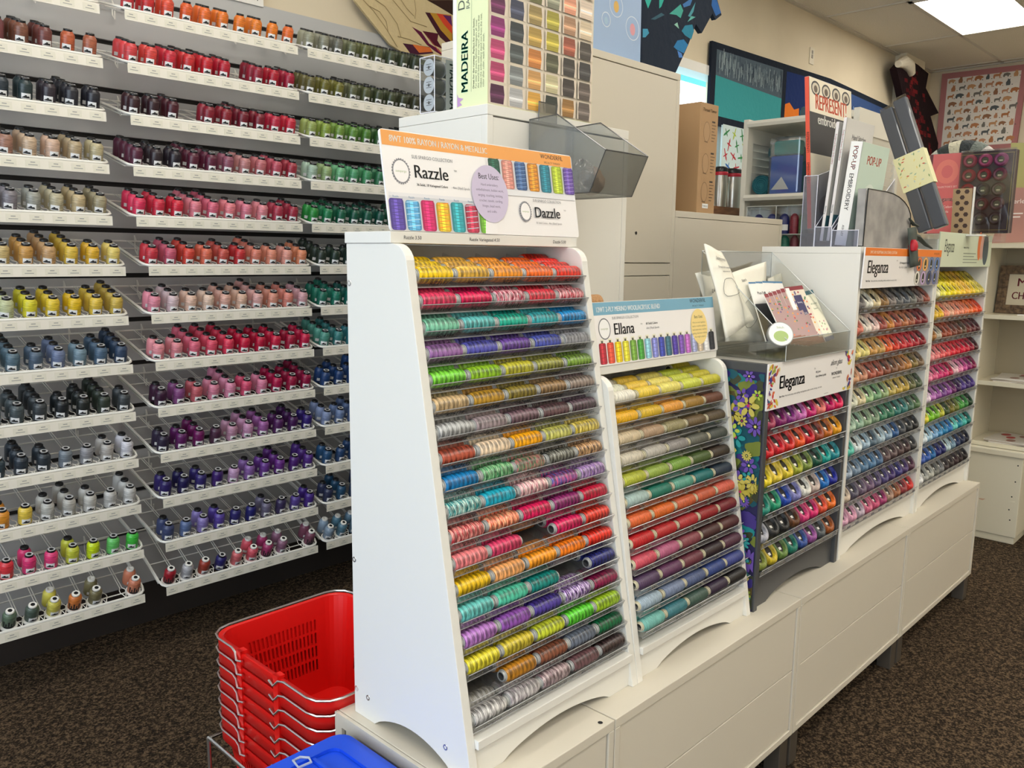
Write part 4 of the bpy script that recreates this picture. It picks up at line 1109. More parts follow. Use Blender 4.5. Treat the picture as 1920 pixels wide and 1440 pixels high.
pouch([atY((1370, 512), .262), atY((1435, 491), .262), atY((1432, 640), .19), atY((1362, 640), .19)], 'wide white kit pouch standing behind the tall pointed pouch', [blob(.55, .62, .24, .2, 2)], [('Stitch', .011, .3, .2)], seed=2)
pouch([atY((1321, 457), .232), atY((1352, 474), .232), atY((1412, 600), .15), atY((1362, 634), .15)], 'tall white kit pouch with a pointed top leaning out of the clear tray', [blob(.5, .5, .3, .13, 0)], [('kimono', .014, .5, .17), ('Dropcloth sampler', .008, .5, .27), ('embroidery kit', .006, .5, .32)], seed=5)
pouch([atY((1440, 522), .272), atY((1463, 512), .272), atY((1478, 620), .262), atY((1440, 630), .262)], 'white kit pouch just left of the dark booklets', [blob(.45, .6, .25, .18, 4)], [('Stitch', .010, .5, .2)], seed=6)
def leaflet(cs, lab, cover, name='pattern_booklet', extra=None, grp='needlework booklets leaning in the clear tray'):
    a, b_, c, d = [Vector(q) for q in cs]
    W_ = (b_ - a).length; H_ = (a - d).length
    U = (b_ - a).normalized(); V = (a - d); V = (V - U * U.dot(V)).normalized()
    Mx = plane(d, U, V)
    t = thing(name, lab, 'booklet', tuple(d), grp)
    H_ = (a - d).dot(V)
    sh = (a - d).dot(U) / H_
    MB().prism([(0, 0), (W_, 0), (W_ + sh * H_, H_), (sh * H_, H_)], Mx @ T(0, 0, -.003), .003).build('pages', PAPER, t)
    p = PR(Mx)
    def P_(x, y): return (x * W_ + sh * y * H_, y * H_)
    for kind, args in cover:
        if kind == 'r': x0, y0, x1, y1, c_ = args; p.poly([P_(x0, y0), P_(x1, y0), P_(x1, y1), P_(x0, y1)], c_)
        elif kind == 'e': x, y, rx, ry, c_ = args; p.poly([P_(x + rx * math.cos(q), y + ry * math.sin(q)) for q in (2 * PI * k_ / 12 for k_ in range(12))], c_)
        elif kind == 't': tx_, x, y, sz, c_ = args; xx, yy = P_(x, y); p.text(tx_, xx, yy, sz, c_, 'CENTER', .02)
    p.build('cover_print', t)
for i in range(3):
    dx = i * 13
    leaflet([atY((1403 + dx, 529 - i), .225), atY((1440 + dx, 528), .225), atY((1473 + dx, 628), .13), atY((1437 + dx, 640), .13)],
            f'dark booklet with white top, {ORD[i]} from left, behind the fanned flower booklets', [('r', (0, 0, 1, .62, (34, 36, 42))), ('r', (0, .97, 1, 1, (70, 120, 160))), ('t', ('Plum Fish', .5, .78, .012, (30, 30, 32)))])
for i in range(6):
    dx = i * 7.6; fr_ = i == 5
    cov = [('r', (0, 0, 1, 1, (226, 214, 196) if fr_ else (168, 136, 134))), ('r', (0, .93, 1, 1, (130, 24, 36))), ('r', (0, 0, 1, .1, (140, 90, 70)))]
    for q in range(64 if fr_ else 30): cov.append(('e', (frnd.uniform(.06, .94), frnd.uniform(.12, .9), .042, .017, frnd.choice([(170, 40, 60), (90, 60, 120), (60, 120, 70), (220, 160, 40), (230, 120, 60)]))))
    if fr_: cov += [('e', (.22, .3, .2, .1, (236, 180, 40))), ('r', (.3, .36, .72, .84, (52, 44, 92))), ('r', (.02, .6, .22, .98, (244, 242, 238))), ('t', ('Amazing', .51, .7, .008, (240, 236, 240))), ('t', ('STITCHES', .51, .5, .009, (240, 236, 240)))]
    leaflet([atY((1432 + dx, 552 - i * 2.6), .175), atY((1462 + dx * 1.1, 547 - i * 2.4), .175), atY((1514 + dx, 634 + i * .4), .072), atY((1476 + dx * .98, 645 + i * .8), .072)],
            f'flower covered booklet with red top edge, {ORD[i]} from left in the fanned row', cov)
leaflet([atY((1507, 547), .17), atY((1523, 543), .17), atY((1584, 633), .066), atY((1549, 641), .066)], 'cream booklet with fine flower drawings at the right end of the fan',
        [('r', (0, 0, 1, 1, (232, 228, 206))), ('r', (0, .92, 1, 1, (40, 90, 100))), ('r', (0, 0, 1, .08, (60, 84, 120))), ('t', ('wild garden', .5, .72, .008, (110, 130, 90))), ('t', ('flowers', .5, .62, .008, (110, 130, 90)))] + [('e', (frnd.uniform(.2, .8), frnd.uniform(.12, .4), .06, .02, frnd.choice([(150, 170, 120), (200, 150, 150)]))) for q in range(10)])
c_ = atY((1464, 626), .052)
t = thing('ribbon_roll', 'round grey ribbon roll with a green and white label in the clear tray', 'ribbon roll', tuple(c_))
nrm = Vector((-.62, -.62, .42)).normalized(); q_ = nrm.to_track_quat('Z', 'Y').to_matrix().to_4x4(); Mx = T(*c_) @ q_
MB().lathe([(.0001, -.012), (.031, -.012), (.031, .0), (.0001, .0)], 28, Mx).build('ribbon', mat('grey_ribbon', (150, 150, 146), .5), t)
p = PR(Mx @ T(0, 0, .0)); p.ellipse(0, 0, .029, .029, (232, 230, 222)); p.ellipse(0, -.006, .018, .014, (160, 180, 110)); p.text('Stitch', 0, .014, .008, (90, 120, 70), 'CENTER'); p.build('label_print', t)

# ================================================================ CUPBOARDS BEHIND THE DISPLAYS
def cupboard(x0, x1, y0, y1, z1, lab, doors, WHITE2=WHITE2):
    t = thing('cupboard', lab, 'cupboard', ((x0 + x1) / 2, (y0 + y1) / 2, 0))
    b = MB(); b.box((x0, y0 + .018, 0), (x1, y1, z1 - .022)); b.box((x0, y0, z1 - .0215), (x1, y1, z1)); b.box((x0, y0, 0), (x0 + .018, y0 + .018, z1 - .022)); b.box((x1 - .018, y0, 0), (x1, y0 + .018, z1 - .022))
    b.build('body', WHITE2, t, bevel=.0012)
    for a in doors:
        MB().box((a[0], y0 + .001, a[1]), (a[2], y0 + .0178, a[3])).build('panel', WHITE2, t, bevel=.001)
    return t
LOW = cupboard(.08, .585, .44, .738, 1.665, 'white cupboard carrying the boxed thread chart, behind the tall near display', [(.0985, .03, .5665, 1.64)], WHITE)
TALL = cupboard(.48, 1.28, .742, 1.04, 1.953, 'tallest white cupboard, behind the boxed thread chart', [(.4985, 1.33, 1.2615, 1.929), (.4985, .03, 1.2615, 1.285)])
MB().box((.4985, .743, 1.288), (1.2615, .7595, 1.327)).build('rail', WHITE2, TALL)
SHORT = cupboard(1.282, 2.08, .742, 1.04, 1.507, 'lower white cupboard holding the brown cardboard box', [(1.3, .03, 2.06, 1.484)])
b = MB(); b.lathe([(.0001, 0), (.0055, 0)], 12, plane((1.055, .7415, 1.425), (1, 0, 0), (0, 0, 1))); b.build('lock_hole', INK, TALL)

# boxed thread chart (printed carton)
t = thing('thread_box', 'tall carton printed with rows of thread spools on the white cupboard', 'box', (.26, .5, 1.666))
MB().box((.085, .445, 1.666), (.437, .553, 2.12)).build('carton', mat('pale_green_carton', (228, 234, 188), .45), t)
p = PR(plane((.085, .4448, 1.666), (1, 0, 0), (0, 0, 1)))
p.rect(.001, .001, .351, .453, (212, 200, 180))
cols = [[(74, 32, 62), (172, 62, 102), (178, 64, 108), (132, 42, 104), (92, 34, 74), (62, 34, 54), (52, 38, 52), (60, 44, 60)],
        [(172, 172, 172), (122, 126, 126), (72, 78, 78), (52, 58, 62), (62, 66, 86), (42, 62, 112), (62, 66, 80), (70, 74, 90)],
        [(216, 162, 72), (202, 152, 92), (192, 122, 62), (172, 142, 72), (152, 132, 82), (112, 112, 72), (120, 112, 80), (100, 100, 80)],
        [(52, 58, 52), (192, 182, 142), (82, 82, 62), (172, 158, 62), (162, 152, 62), (132, 132, 112), (140, 140, 120), (150, 140, 110)],
        [(152, 112, 62), (62, 56, 52), (62, 58, 54), (152, 82, 62), (172, 132, 102), (222, 152, 122), (224, 172, 142), (226, 180, 150)],
        [(102, 92, 86), (92, 82, 76), (62, 60, 60), (72, 66, 60), (212, 192, 162), (222, 202, 182), (226, 206, 190), (230, 212, 196)]]
for ci in range(6):
    for ri in range(9):
        c = cols[ci][min(ri, 7)]; x = .003 + ci * .0578; y = .004 + ri * .0455
        if y + .040 > .452: continue
        p.rect(x + .003, y, x + .050, y + .0385, c)
        lt = tuple(min(255, int(q * 1.35 + 22)) for q in c); md = tuple(min(255, int(q * 1.12 + 8)) for q in c); dk = tuple(int(q * .8) for q in c)
        p.rect(x + .003, y + .010, x + .050, y + .023, md); p.rect(x + .003, y + .014, x + .050, y + .018, lt)
        for q in range(6): p.rect(x + .003, y + .003 + q * .006, x + .050, y + .0035 + q * .006, dk)
        p.poly([(x + .045, y), (x + .053, y - .001), (x + .053, y + .040), (x + .045, y + .0385), (x + .048, y + .02)], (222, 208, 190))
        p.poly([(x + .001, y - .001), (x + .006, y), (x + .004, y + .02), (x + .006, y + .0385), (x + .001, y + .040)], (222, 208, 190))
p.build('front_print', t)
p = PR(plane((.0849, .553, 1.666), (0, -1, 0), (0, 0, 1)))
p.rect(.0, .0, .012, .453, (240, 240, 236))
p.text('MADEIRA', .0475, .03, .030, (30, 140, 120), 'LEFT', .04, 0, 1.0, R(90))
p.text('Designer', .037, .2, .030, (80, 90, 80), 'LEFT', 0, 0, 1.0, R(90)); p.text('RAYON EMBROIDERY', .053, .2, .016, (100, 110, 100), 'LEFT', 0, 0, 1, R(90))
p.rect(.058, .03, .0587, .42, (120, 150, 120))
for i, s_ in enumerate(['Great for the runway. Perfect for your home.', 'For over 40 years, fashion designers all over', 'the world have used our rayon, the lustre that', 'makes the embroidery stand out from the rest,', 'color after color, wash after wash.']):
    p.text(s_, .068 + i * .0075, .035, .0078, (110, 120, 90), 'LEFT', .01 if i == 0 else 0, 0, 1, R(90))
p.poly([(.014, .002), (.03, .005), (.022, .012), (.034, .018), (.018, .022), (.014, .03)], (190, 150, 200))
p.build('side_print', t)

# clear case of grey spools beside it
t = thing('spool_case', 'clear plastic case of grey thread spools beside the thread chart carton', 'case', (.12, .62, 1.667))
cs_ = MB().box((.085, .615, 1.667), (.225, .665, 1.79)); cs_.build('case', ACRY, t, bevel=.002)
e = MB()
for y in (.615, .665):
    for z in (1.668, 1.789): e.tube([(.085, y, z), (.225, y, z)], .0012, 4)
    for x in (.085, .225): e.tube([(x, y, 1.668), (x, y, 1.789)], .0012, 4)
for z in (1.668, 1.789):
    for x in (.085, .225): e.tube([(x, .615, z), (x, .665, z)], .0012, 4)
e.build('case_edges', mat('bright_plastic_edge', (225, 225, 235), .2, spec=.8), t)
p = PR(plane((.118, .6145, 1.667), (1, 0, 0), (0, 0, 1))); p.rect(.0, .004, .04, .118, (150, 156, 160)); p.text('MADEIRA', .012, .112, .024, (30, 70, 65), 'LEFT', .04, 0, 1, R(-90)); p.build('wrap_print', t)
for i in range(3):
    for j in range(3):
        z = 1.690 + i * .0385; x = .106 + j * .037
        s_ = thing('boxed_spool', f'grey thread spool in the clear case, {ORD[2 - i]} from top, {ORD[j]} back from the end', 'thread spool', (x, .64, z), 'grey spools packed in the clear case')
        o = MB().lathe([(.0185, -.016), (.0165, -.012), (.0165, .012), (.0185, .016)], 18, T(x, .64, z) @ Matrix.Rotation(R(90), 4, 'Y')).build('thread_wrap', mat('grey_thread', (104, 106, 110), .4), s_)
        p = PR(plane((x - .0162, .64, z), (0, -1, 0), (0, 0, 1)))
        p.ellipse(0, 0, .0185, .0185, (214, 218, 224), 22); p.ellipse(0, 0, .0035, .0035, (70, 70, 70), 12)
        for q in range(3): p.rect(-.009, .006 - q * .006, .009, .0075 - q * .006, (120, 120, 124))
        p.build('end_label', s_)

# smoked bin hooked over the edge
t = thing('smoked_bin', 'smoked clear plastic scoop bin hung on the white cupboard front', 'bin', (.28, .40, 1.48))
xa, xb = .209, .36
prof = [(.437, 1.647), (.356, 1.650), (.222, 1.566), (.262, 1.482), (.437, 1.482)]
b = MB()
for x in (xa, xb): b.add([(x, y, z) for y, z in prof], [list(range(5))])
b.add([(xa, .222, 1.566), (xb, .222, 1.566), (xb, .262, 1.482), (xa, .262, 1.482)], [(0, 1, 2, 3)])
b.add([(xa, .262, 1.482), (xb, .262, 1.482), (xb, .437, 1.482), (xa, .437, 1.482)], [(0, 1, 2, 3)])
b.add([(xa, .437, 1.482), (xb, .437, 1.482), (xb, .437, 1.647), (xa, .437, 1.647)], [(0, 1, 2, 3)])
b.add([(xa + .03, .437, 1.647), (xb - .06, .437, 1.647), (xb - .06, .437, 1.69), (xa + .03, .437, 1.69)], [(0, 1, 2, 3)])
b.build('bin_walls', SMOKE2, t, solid=.003)
e = MB()
for x in (xa, xb): e.tube([(x, y, z) for y, z in prof[:4]] + [(x, .437, 1.482)], .0014, 4)
e.tube([(xa, .222, 1.566), (xb, .222, 1.566)], .0016, 4); e.tube([(xa, .437, 1.647), (xb, .437, 1.647)], .0014, 4)
e.tube([(xa + .03, .437, 1.647), (xa + .03, .437, 1.69), (xb - .06, .437, 1.69), (xb - .06, .437, 1.647)], .0014, 4)
e.build('bin_rim', mat('dark_plastic_edge', (70, 70, 70), .25, spec=.7), t)
BAGM = clear('cellophane', (238, 238, 236), .3, .12, opac=.25, body=(190, 182, 172))
def crumple(name, lab, cat, loc, sx, sy, sz, m, seed=0, amp=.25):
    rr = random.Random(seed); b = MB()
    ph = [rr.uniform(0, 6) for _ in range(6)]
    def fn(u, v):
        a = 2 * PI * u; q = PI * v
        k = 1 + amp * (math.sin(3 * a + ph[0]) * math.sin(2 * q + ph[1]) + .5 * math.sin(7 * a + ph[2]) * math.cos(5 * q + ph[3]))
        return (loc[0] + sx * k * math.cos(a) * math.sin(q), loc[1] + sy * k * math.sin(a) * math.sin(q), loc[2] + sz * (1 + amp * .4 * math.sin(4 * a + ph[4])) * (1 - math.cos(q)))
    b.grid(fn, 28, 18)
    return tag(b.build(name, m), lab, cat)
crumple('bagged_twine', 'small cellophane bag of tan twine inside the smoked bin', 'bag', (.255, .32, 1.4845), .03, .028, .034, BAGM, 1)
crumple('brown_paper_bundle', 'crumpled tan bundle at the right of the smoked bin', 'bundle', (.318, .345, 1.4845), .022, .03, .03, mat('tan_twine', (150, 128, 108), .8), 2)
# tan spool behind the Ellana sign
t = thing('jute_spool', 'tan twine spool lying behind the blue topped sign', 'spool', (.19, .29, 1.1247))
Mx = T(.20, .275, 1.248) @ Matrix.Rotation(R(90), 4, 'Y')
MB().lathe([(.0001, -.062), (.018, -.062), (.018, .062), (.0001, .062)], 20, Mx).build('twine_wrap', add_noise(mat('tan_twine_wrap', (176, 132, 88), .8), (160, 116, 72), (192, 148, 104), 300, bump=.4), t)
MB().box((.15, .255, 1.1247), (.25, .295, 1.229)).build('stand', ACRY, t)

# ================================================================ HANGINGS ON AND NEAR THE LEFT WALL
def cloth(name, lab, cat, outline, M, ripples=.0, th=.012, shapes=(), base=(200, 190, 170), border=None, grp=None):
    """hanging cloth: flat outline with thickness, printed pieces laid on its face"""
    t = thing(name, lab, cat, tuple(M @ Vector((outline[0][0], min(q[1] for q in outline), 0))), grp)
    b = MB().prism(outline, M @ T(0, 0, -th), th)
    o = b.build('backing', CLOTH, t)
    a = o.data.attributes.new('ink', 'FLOAT_COLOR', 'FACE'); a.data.foreach_set('color', [q for _ in o.data.polygons for q in (*lin(border or base), 1)])
    p = PR(M)
    if shapes and border: p.poly([((q[0] - sum(k[0] for k in outline) / len(outline)) * .992 + sum(k[0] for k in outline) / len(outline), (q[1] - sum(k[1] for k in outline) / len(outline)) * .992 + sum(k[1] for k in outline) / len(outline)) for q in outline], border)
    for pts, c in shapes: p.poly(pts, c)
    if shapes: p.build('patchwork', t, CLOTH)
    return t
def loc2(M, pts): I = M.inverted(); return [tuple((I @ Vector(q))[:2]) for q in pts]
# cream quilt with leaf points over the thread wall
MY = plane((0, 2.07, 0), (1, 0, 0), (0, 0, 1))
def Y2(pts, y=2.07): return loc2(MY, [atY(q, y) for q in pts])
sh = [(Y2([(641, -118), (668, 0), (700, 38), (733, 80), (768, 103), (868, 118), (868, -118)]), (208, 188, 146)),
      (Y2([(755, 81), (805, 88), (813, 100), (772, 104)]), (74, 36, 54)), (Y2([(773, 83), (806, 89), (811, 97), (786, 99)]), (214, 112, 56)),
      (Y2([(772, 50), (790, 60), (805, 82), (822, 92), (835, 108), (815, 96), (800, 84), (786, 66)]), (96, 34, 62)),
      (Y2([(792, 58), (822, 63), (820, 76), (830, 92), (812, 84)]), (84, 30, 44)), (Y2([(797, 62), (814, 84), (828, 100), (836, 108), (822, 96)]), (196, 92, 76)),
      (Y2([(797, 23), (846, 28), (850, 92), (825, 70), (808, 42)]), (70, 34, 44)), (Y2([(806, 24), (846, 28), (848, 80), (826, 56)]), (188, 140, 52)), (Y2([(818, 25), (846, 30), (848, 64), (832, 46)]), (210, 72, 48)), (Y2([(830, 28), (846, 30), (848, 50)]), (96, 44, 96)),
      (Y2([(800, 0), (868, 0), (868, 40), (838, 22), (818, 10)]), (58, 40, 34))]
cq = cloth('leaf_quilt', 'cream quilt with red and orange leaf points above the thread wall', 'quilt', Y2([(640, -120), (666, 2), (698, 42), (731, 83), (768, 106), (870, 120), (870, -120)]), MY, shapes=sh, base=(208, 188, 146))
ql = MB()
for k_, pts in enumerate([[(672, -10), (700, 20), (722, 50), (745, 88)], [(690, -10), (722, 12), (745, 45), (752, 70)], [(690, 10), (712, 22), (724, 40), (728, 60)], [(720, -20), (745, 10), (770, 40), (800, 50)], [(745, -10), (762, 15), (776, 30)], [(776, -10), (780, 20), (778, 35)], [(746, 68), (768, 74), (790, 84)]]):
    sm = []
    P_ = [atY(q, 2.068) for q in pts]
    for i in range(len(P_) - 1):
        for j in range(4): sm.append(P_[i].lerp(P_[i + 1], j / 4))
    ql.tube(sm + [P_[-1]], .0016, 4)
ql.build('quilting_seams', mat('cream_seam_thread', (164, 142, 102), .8), cq)
# navy and teal quilted hanging above the tall cupboard
MT = plane((0, 1.12, 0), (1, 0, 0), (0, 0, 1))
def Y3(pts, y=1.12): return loc2(MT, [atY(q, y) for q in pts])
nav = (46, 54, 68)
tq = cloth('leaf_hanging', 'navy wall hanging with teal and blue leaf shapes above the tallest cupboard', 'quilt',
      Y3([(1205, -130), (1204, 128), (1267, 136), (1290, 85), (1305, 45), (1316, 62), (1336, 25), (1342, 37), (1353, 28), (1345, 0), (1350, -130)]), MT, th=.02, base=nav, border=nav,
      shapes=[(Y3([(1208, -4), (1222, -2), (1215, 16)]), (70, 190, 176)), (Y3([(1236, 0), (1246, -4), (1240, 12), (1236, 16)]), (70, 190, 176)), (Y3([(1255, 26), (1276, 8), (1281, 20), (1276, 34), (1268, 28)]), (84, 176, 164)),
              (Y3([(1220, 36), (1240, 24), (1246, 28), (1228, 37)]), (70, 104, 120)), (Y3([(1280, 8), (1300, -6), (1294, 10), (1282, 14)]), (80, 130, 190)), (Y3([(1290, 30), (1304, 4), (1300, 22), (1294, 32)]), (90, 160, 175)),
              (Y3([(1289, 41), (1296, 30), (1304, 32)]), (110, 190, 180)), (Y3([(1278, 58), (1284, 48), (1298, 46), (1301, 58), (1296, 74), (1284, 66)]), (60, 140, 170)), (Y3([(1263, 88), (1270, 76), (1282, 74), (1290, 84), (1282, 100), (1270, 94)]), (60, 130, 185)),
              (Y3([(1270, 95), (1278, 100), (1280, 108), (1273, 108)]), (90, 140, 215)), (Y3([(1336, -10), (1344, 0), (1352, 24), (1342, 30), (1334, 10)]), (60, 110, 180)), (Y3([(1264, 46), (1270, 42), (1273, 54)]), (150, 200, 185)),
              (Y3([(1205, 54), (1214, 54), (1217, 62), (1210, 70), (1205, 70)]), (80, 160, 195))])
b = MB(); zt = atY((1260, -130), 1.12).z
for x in (1.75, 2.05): b.tube([(x, 1.13, zt - .02), (x, 1.13, RZ)], .0012, 4)
b.build('hanging_wire', CHROME, tq)
# plain bubble picture standing on the tall cupboard
MP = plane((.80, .765, 1.955), (1, 0, 0), (0, .03, 1))
t = thing('picture_board', 'pale blue printed board with bubbles standing on the tallest cupboard', 'picture', (.9, .77, 1.955))
MB().prism([(0, 0), (.278, 0), (.284, .32), (0, .32)], MP @ T(0, 0, -.006), .006).build('board', mat('pale_blue_print', (140, 168, 206), .35), t)
p = PR(MP); p.rect(.0, .2, .28, .319, (112, 150, 204))
for x, y, r_, c in ((.06, .20, .032, (150, 90, 90)), (.15, .15, .034, (215, 170, 80)), (.20, .21, .03, (110, 120, 180)), (.235, .10, .036, (215, 150, 160)), (.10, .10, .022, (160, 190, 215))):
    p.ellipse(x, y, r_, r_, (214, 224, 236)); p.ellipse(x, y, r_ - .0025, r_ - .0025, (150, 176, 212)); p.ellipse(x, y - .003, r_ * .38, r_ * .5, c)
p.build('print', t)

# long landscape quilt on the window wall
QY = 2.085
MQ = plane((0, QY, 0), (1, 0, 0), (0, 0, 1))
nv = (36, 42, 54)
shp = [([(3.76, 2.52), (4.69, 2.50), (4.69, 2.70), (3.76, 2.68)], (86, 100, 112)), ([(3.76, 2.27), (4.69, 2.27), (4.69, 2.50), (3.76, 2.52)], (66, 156, 160)),
       ([(4.75, 2.28), (5.5, 2.28), (5.5, 2.73), (4.75, 2.70)], (34, 52, 104)), ([(4.75, 2.28), (5.0, 2.28), (4.98, 2.47), (4.9, 2.45), (4.82, 2.49), (4.75, 2.47)], (232, 128, 48)),
       ([(5.0, 2.28), (5.5, 2.28), (5.5, 2.42), (5.0, 2.46)], (60, 110, 120)), ([(5.55, 2.3), (6.8, 2.3), (6.8, 2.68), (5.55, 2.72)], (60, 84, 132))]
for i in range(260):
    x = frnd.uniform(3.78, 4.67); z = frnd.uniform(2.525, 2.61); h = frnd.uniform(.03, .09); shp.append(([(x, z), (x + .006, z), (x + .006, z + h), (x, z + h)], frnd.choice([(150, 166, 172), (120, 136, 146), (60, 72, 86)])))
for i in range(26):
    x = frnd.uniform(5.6, 6.75); shp.append(([(x, 2.5), (x + .05, 2.52), (x + .04, 2.62), (x + .01, 2.6)], frnd.choice([(110, 140, 190), (40, 60, 100)])))
cloth('landscape_quilt', 'long quilt with grey, teal, navy and orange panels on the window wall', 'quilt', [(3.70, 2.21), (6.9, 2.22), (6.9, 2.72), (5.5, 2.765), (3.70, 2.72)], MQ, shapes=shp, base=nv, border=nv, th=.02)
# aeroplane print fabric
shp = [([(3.84, 1.80), (4.50, 1.80), (4.50, 2.22), (3.84, 2.22)], (206, 224, 226))]
for i, (x, z) in enumerate([(3.89 + .105 * (q % 6) + .04 * (q // 6 % 2), 2.17 - .072 * (q // 6)) for q in range(30)]):
    c = [(60, 130, 80), (180, 60, 70), (60, 90, 150), (170, 190, 80), (180, 60, 70), (60, 110, 180), (60, 130, 80)][i * 3 % 7]
    a = R(30 + i * 37)
    for q in ((0, .046, .008), (PI / 2, .030, .006)):
        ca, sa = math.cos(a + q[0]), math.sin(a + q[0])
        shp.append(([(x + ca * u - sa * v, z + sa * u + ca * v) for u, v in ((-q[1], 0), (-q[1] * .5, q[2]), (q[1], q[2] * .5), (q[1], -q[2] * .5), (-q[1] * .5, -q[2]))], c))
cloth('aeroplane_fabric', 'pale fabric printed with little aeroplanes under the landscape quilt', 'fabric', [(3.84, 1.80), (4.50, 1.80), (4.50, 2.215), (3.84, 2.215)], plane((0, 2.06, 0), (1, 0, 0), (0, 0, 1)), shapes=shp, base=(206, 224, 226))
# socket plate high on the wall
t = thing('wall_socket', 'cream socket plate high on the window wall', 'socket', (5.21, 2.11, 2.86))
MB().prism(rrect(0, 0, .075, .12, .006), plane((5.17, 2.119, 2.83), (1, 0, 0), (0, 0, 1)), .006).build('plate', mat('cream_plate', (222, 212, 190), .4), t)
b = MB(); b.box((5.195, 2.111, 2.872), (5.22, 2.113, 2.90)); b.box((5.195, 2.111, 2.905), (5.22, 2.113, 2.93)); b.build('outlet', mat('outlet_grey', (150, 142, 128), .5), t)
# pilaster
struct(MB().box((6.93, 2.02, 0), (7.42, 2.12, RZ)), 'trim_3', mat('cream_pilaster', (226, 216, 194), .7))
# plaid hooded gown hanging in the corner
MG = plane((0, 1.98, 0), (1, 0, 0), (0, 0, 1))
def Y4(pts): return loc2(MG, [atY(q, 1.98) for q in pts])
rr_ = random.Random(3); sh = []
outl = Y4([(1681, 128), (1700, 108), (1722, 122), (1741, 138), (1736, 165), (1760, 212), (1745, 218), (1768, 300), (1706, 300), (1703, 230), (1690, 165)])
for i in range(150):
    px = (rr_.uniform(1690, 1755), rr_.uniform(130, 290))
    if px[0] < 1694 + (px[1] - 130) * .12 or px[0] > 1722 + (px[1] - 130) * .18: continue
    w_ = rr_.uniform(3, 6); sh.append((Y4([(px[0], px[1]), (px[0] + w_, px[1] + 2), (px[0] + w_, px[1] + 9), (px[0], px[1] + 7)]), rr_.choice([(104, 32, 38), (84, 28, 34), (124, 38, 42)])))
cloth('plaid_gown', 'black and dark red plaid gown hanging in the far corner', 'garment', outl, MG, th=.06, shapes=sh, base=(38, 26, 30), border=(38, 26, 30))
b = MB(); b.tube([atY(q, 1.97) for q in ((1684, 120), (1694, 116), (1704, 124), (1709, 138))], [.03, .055, .055, .035], 10)
tag(b.build('white_collar', add_noise(mat('white_fleece', (226, 218, 200), .9), None, None, 60, bump=.6, dist=.01)), 'white fleece collar on the plaid gown in the far corner', 'collar')
# woodland print quilt on the far wall
MW = plane((7.86, 2.0, 2.40), (0, -1, 0), (0, 0, 1))
rr_ = random.Random(11); sh = [([(.05, .05), (.665, .045), (.69, .70), (.055, .705)], (226, 220, 212))]
def beast(x, y, s, c, kind):
    if kind == 0: body = [(-1, 0), (-.9, .7), (-.2, .8), (.5, .75), (.8, 1.2), (1.1, 1.1), (1.2, .8), (.9, .5), (.8, -.5), (.6, -.5), (.55, .1), (-.5, .1), (-.6, -.5), (-.8, -.5)]
    elif kind == 1: body = [(-1.1, .0), (-.8, .8), (.1, 1.0), (.8, .8), (1.3, .5), (1.2, .2), (.8, .1), (.7, -.4), (.3, -.4), (.2, .0), (-.4, 0), (-.5, -.4), (-.9, -.4)]
    else: body = [(-.5, -.5), (-.6, .3), (-.2, .9), (-.1, 1.4), (.2, 1.1), (.5, 1.3), (.45, .8), (.6, .2), (.5, -.5)]
    return ([(x + q * s, y + r_ * s) for q, r_ in body], c)
for j in range(9):
    for i in range(8):
        x, y = .095 + i * .079 + (j % 2) * .02, .085 + j * .073
        if x > .65: continue
        k_ = (i * 5 + j * 3) % 7
        c = [(186, 130, 92), (150, 110, 84), (92, 98, 100), (196, 150, 110), (176, 118, 80), (120, 116, 110), (190, 140, 110)][k_]
        sh.append(beast(x, y, .027 + .006 * ((i + j) % 2), c, (i + j * 2) % 3))
        sh.append((ell(x + .035, y - .012, .006, .004, 8), rr_.choice([(190, 140, 120), (120, 140, 100), (90, 90, 100)])))
cloth('woodland_quilt', 'pink edged quilt printed with rows of little woodland animals on the far wall', 'quilt', [(0, 0), (.71, -.005), (.74, .75), (.0, .76)], MW, shapes=sh, base=(178, 122, 122), border=(178, 122, 122), th=.02)

# ================================================================ THINGS BEHIND THE CHARCOAL DISPLAY
KRAFT = mat('brown_cardboard', (178, 142, 102), .7)
t = thing('cardboard_box', 'tall brown cardboard box on the lower white cupboard', 'box', (1.46, .86, 1.508))
MB().box((1.452, .765, 1.508), (1.572, .985, 1.892)).build('carton', KRAFT, t, bevel=.002)
p = PR(plane((1.452, .7648, 1.508), (1, 0, 0), (0, 0, 1)))
p.text('Thread Tamer', .06, .355, .016, (50, 38, 28), 'CENTER', .01, .2, 1)
KL = (110, 82, 56)
for y0 in (.25, .14, .04):
    p.ring(.045, y0 + .035, .022, .035, .0016, KL, (178, 142, 102)); p.poly([(.03, y0), (.055, y0 - .002), (.055, y0), (.03, y0 + .002)], KL)
    for q in range(6): p.rect(.078, y0 + .06 - q * .011, .108 - (q % 3) * .006, y0 + .063 - q * .011, KL)
    p.rect(.078, y0 + .07, .1, y0 + .076, (60, 45, 34))
p.rect(.035, .018, .075, .034, (236, 236, 234)); p.text('THREAD', .055, .0225, .009, (30, 30, 30), 'CENTER')
p.build('front_print', t)
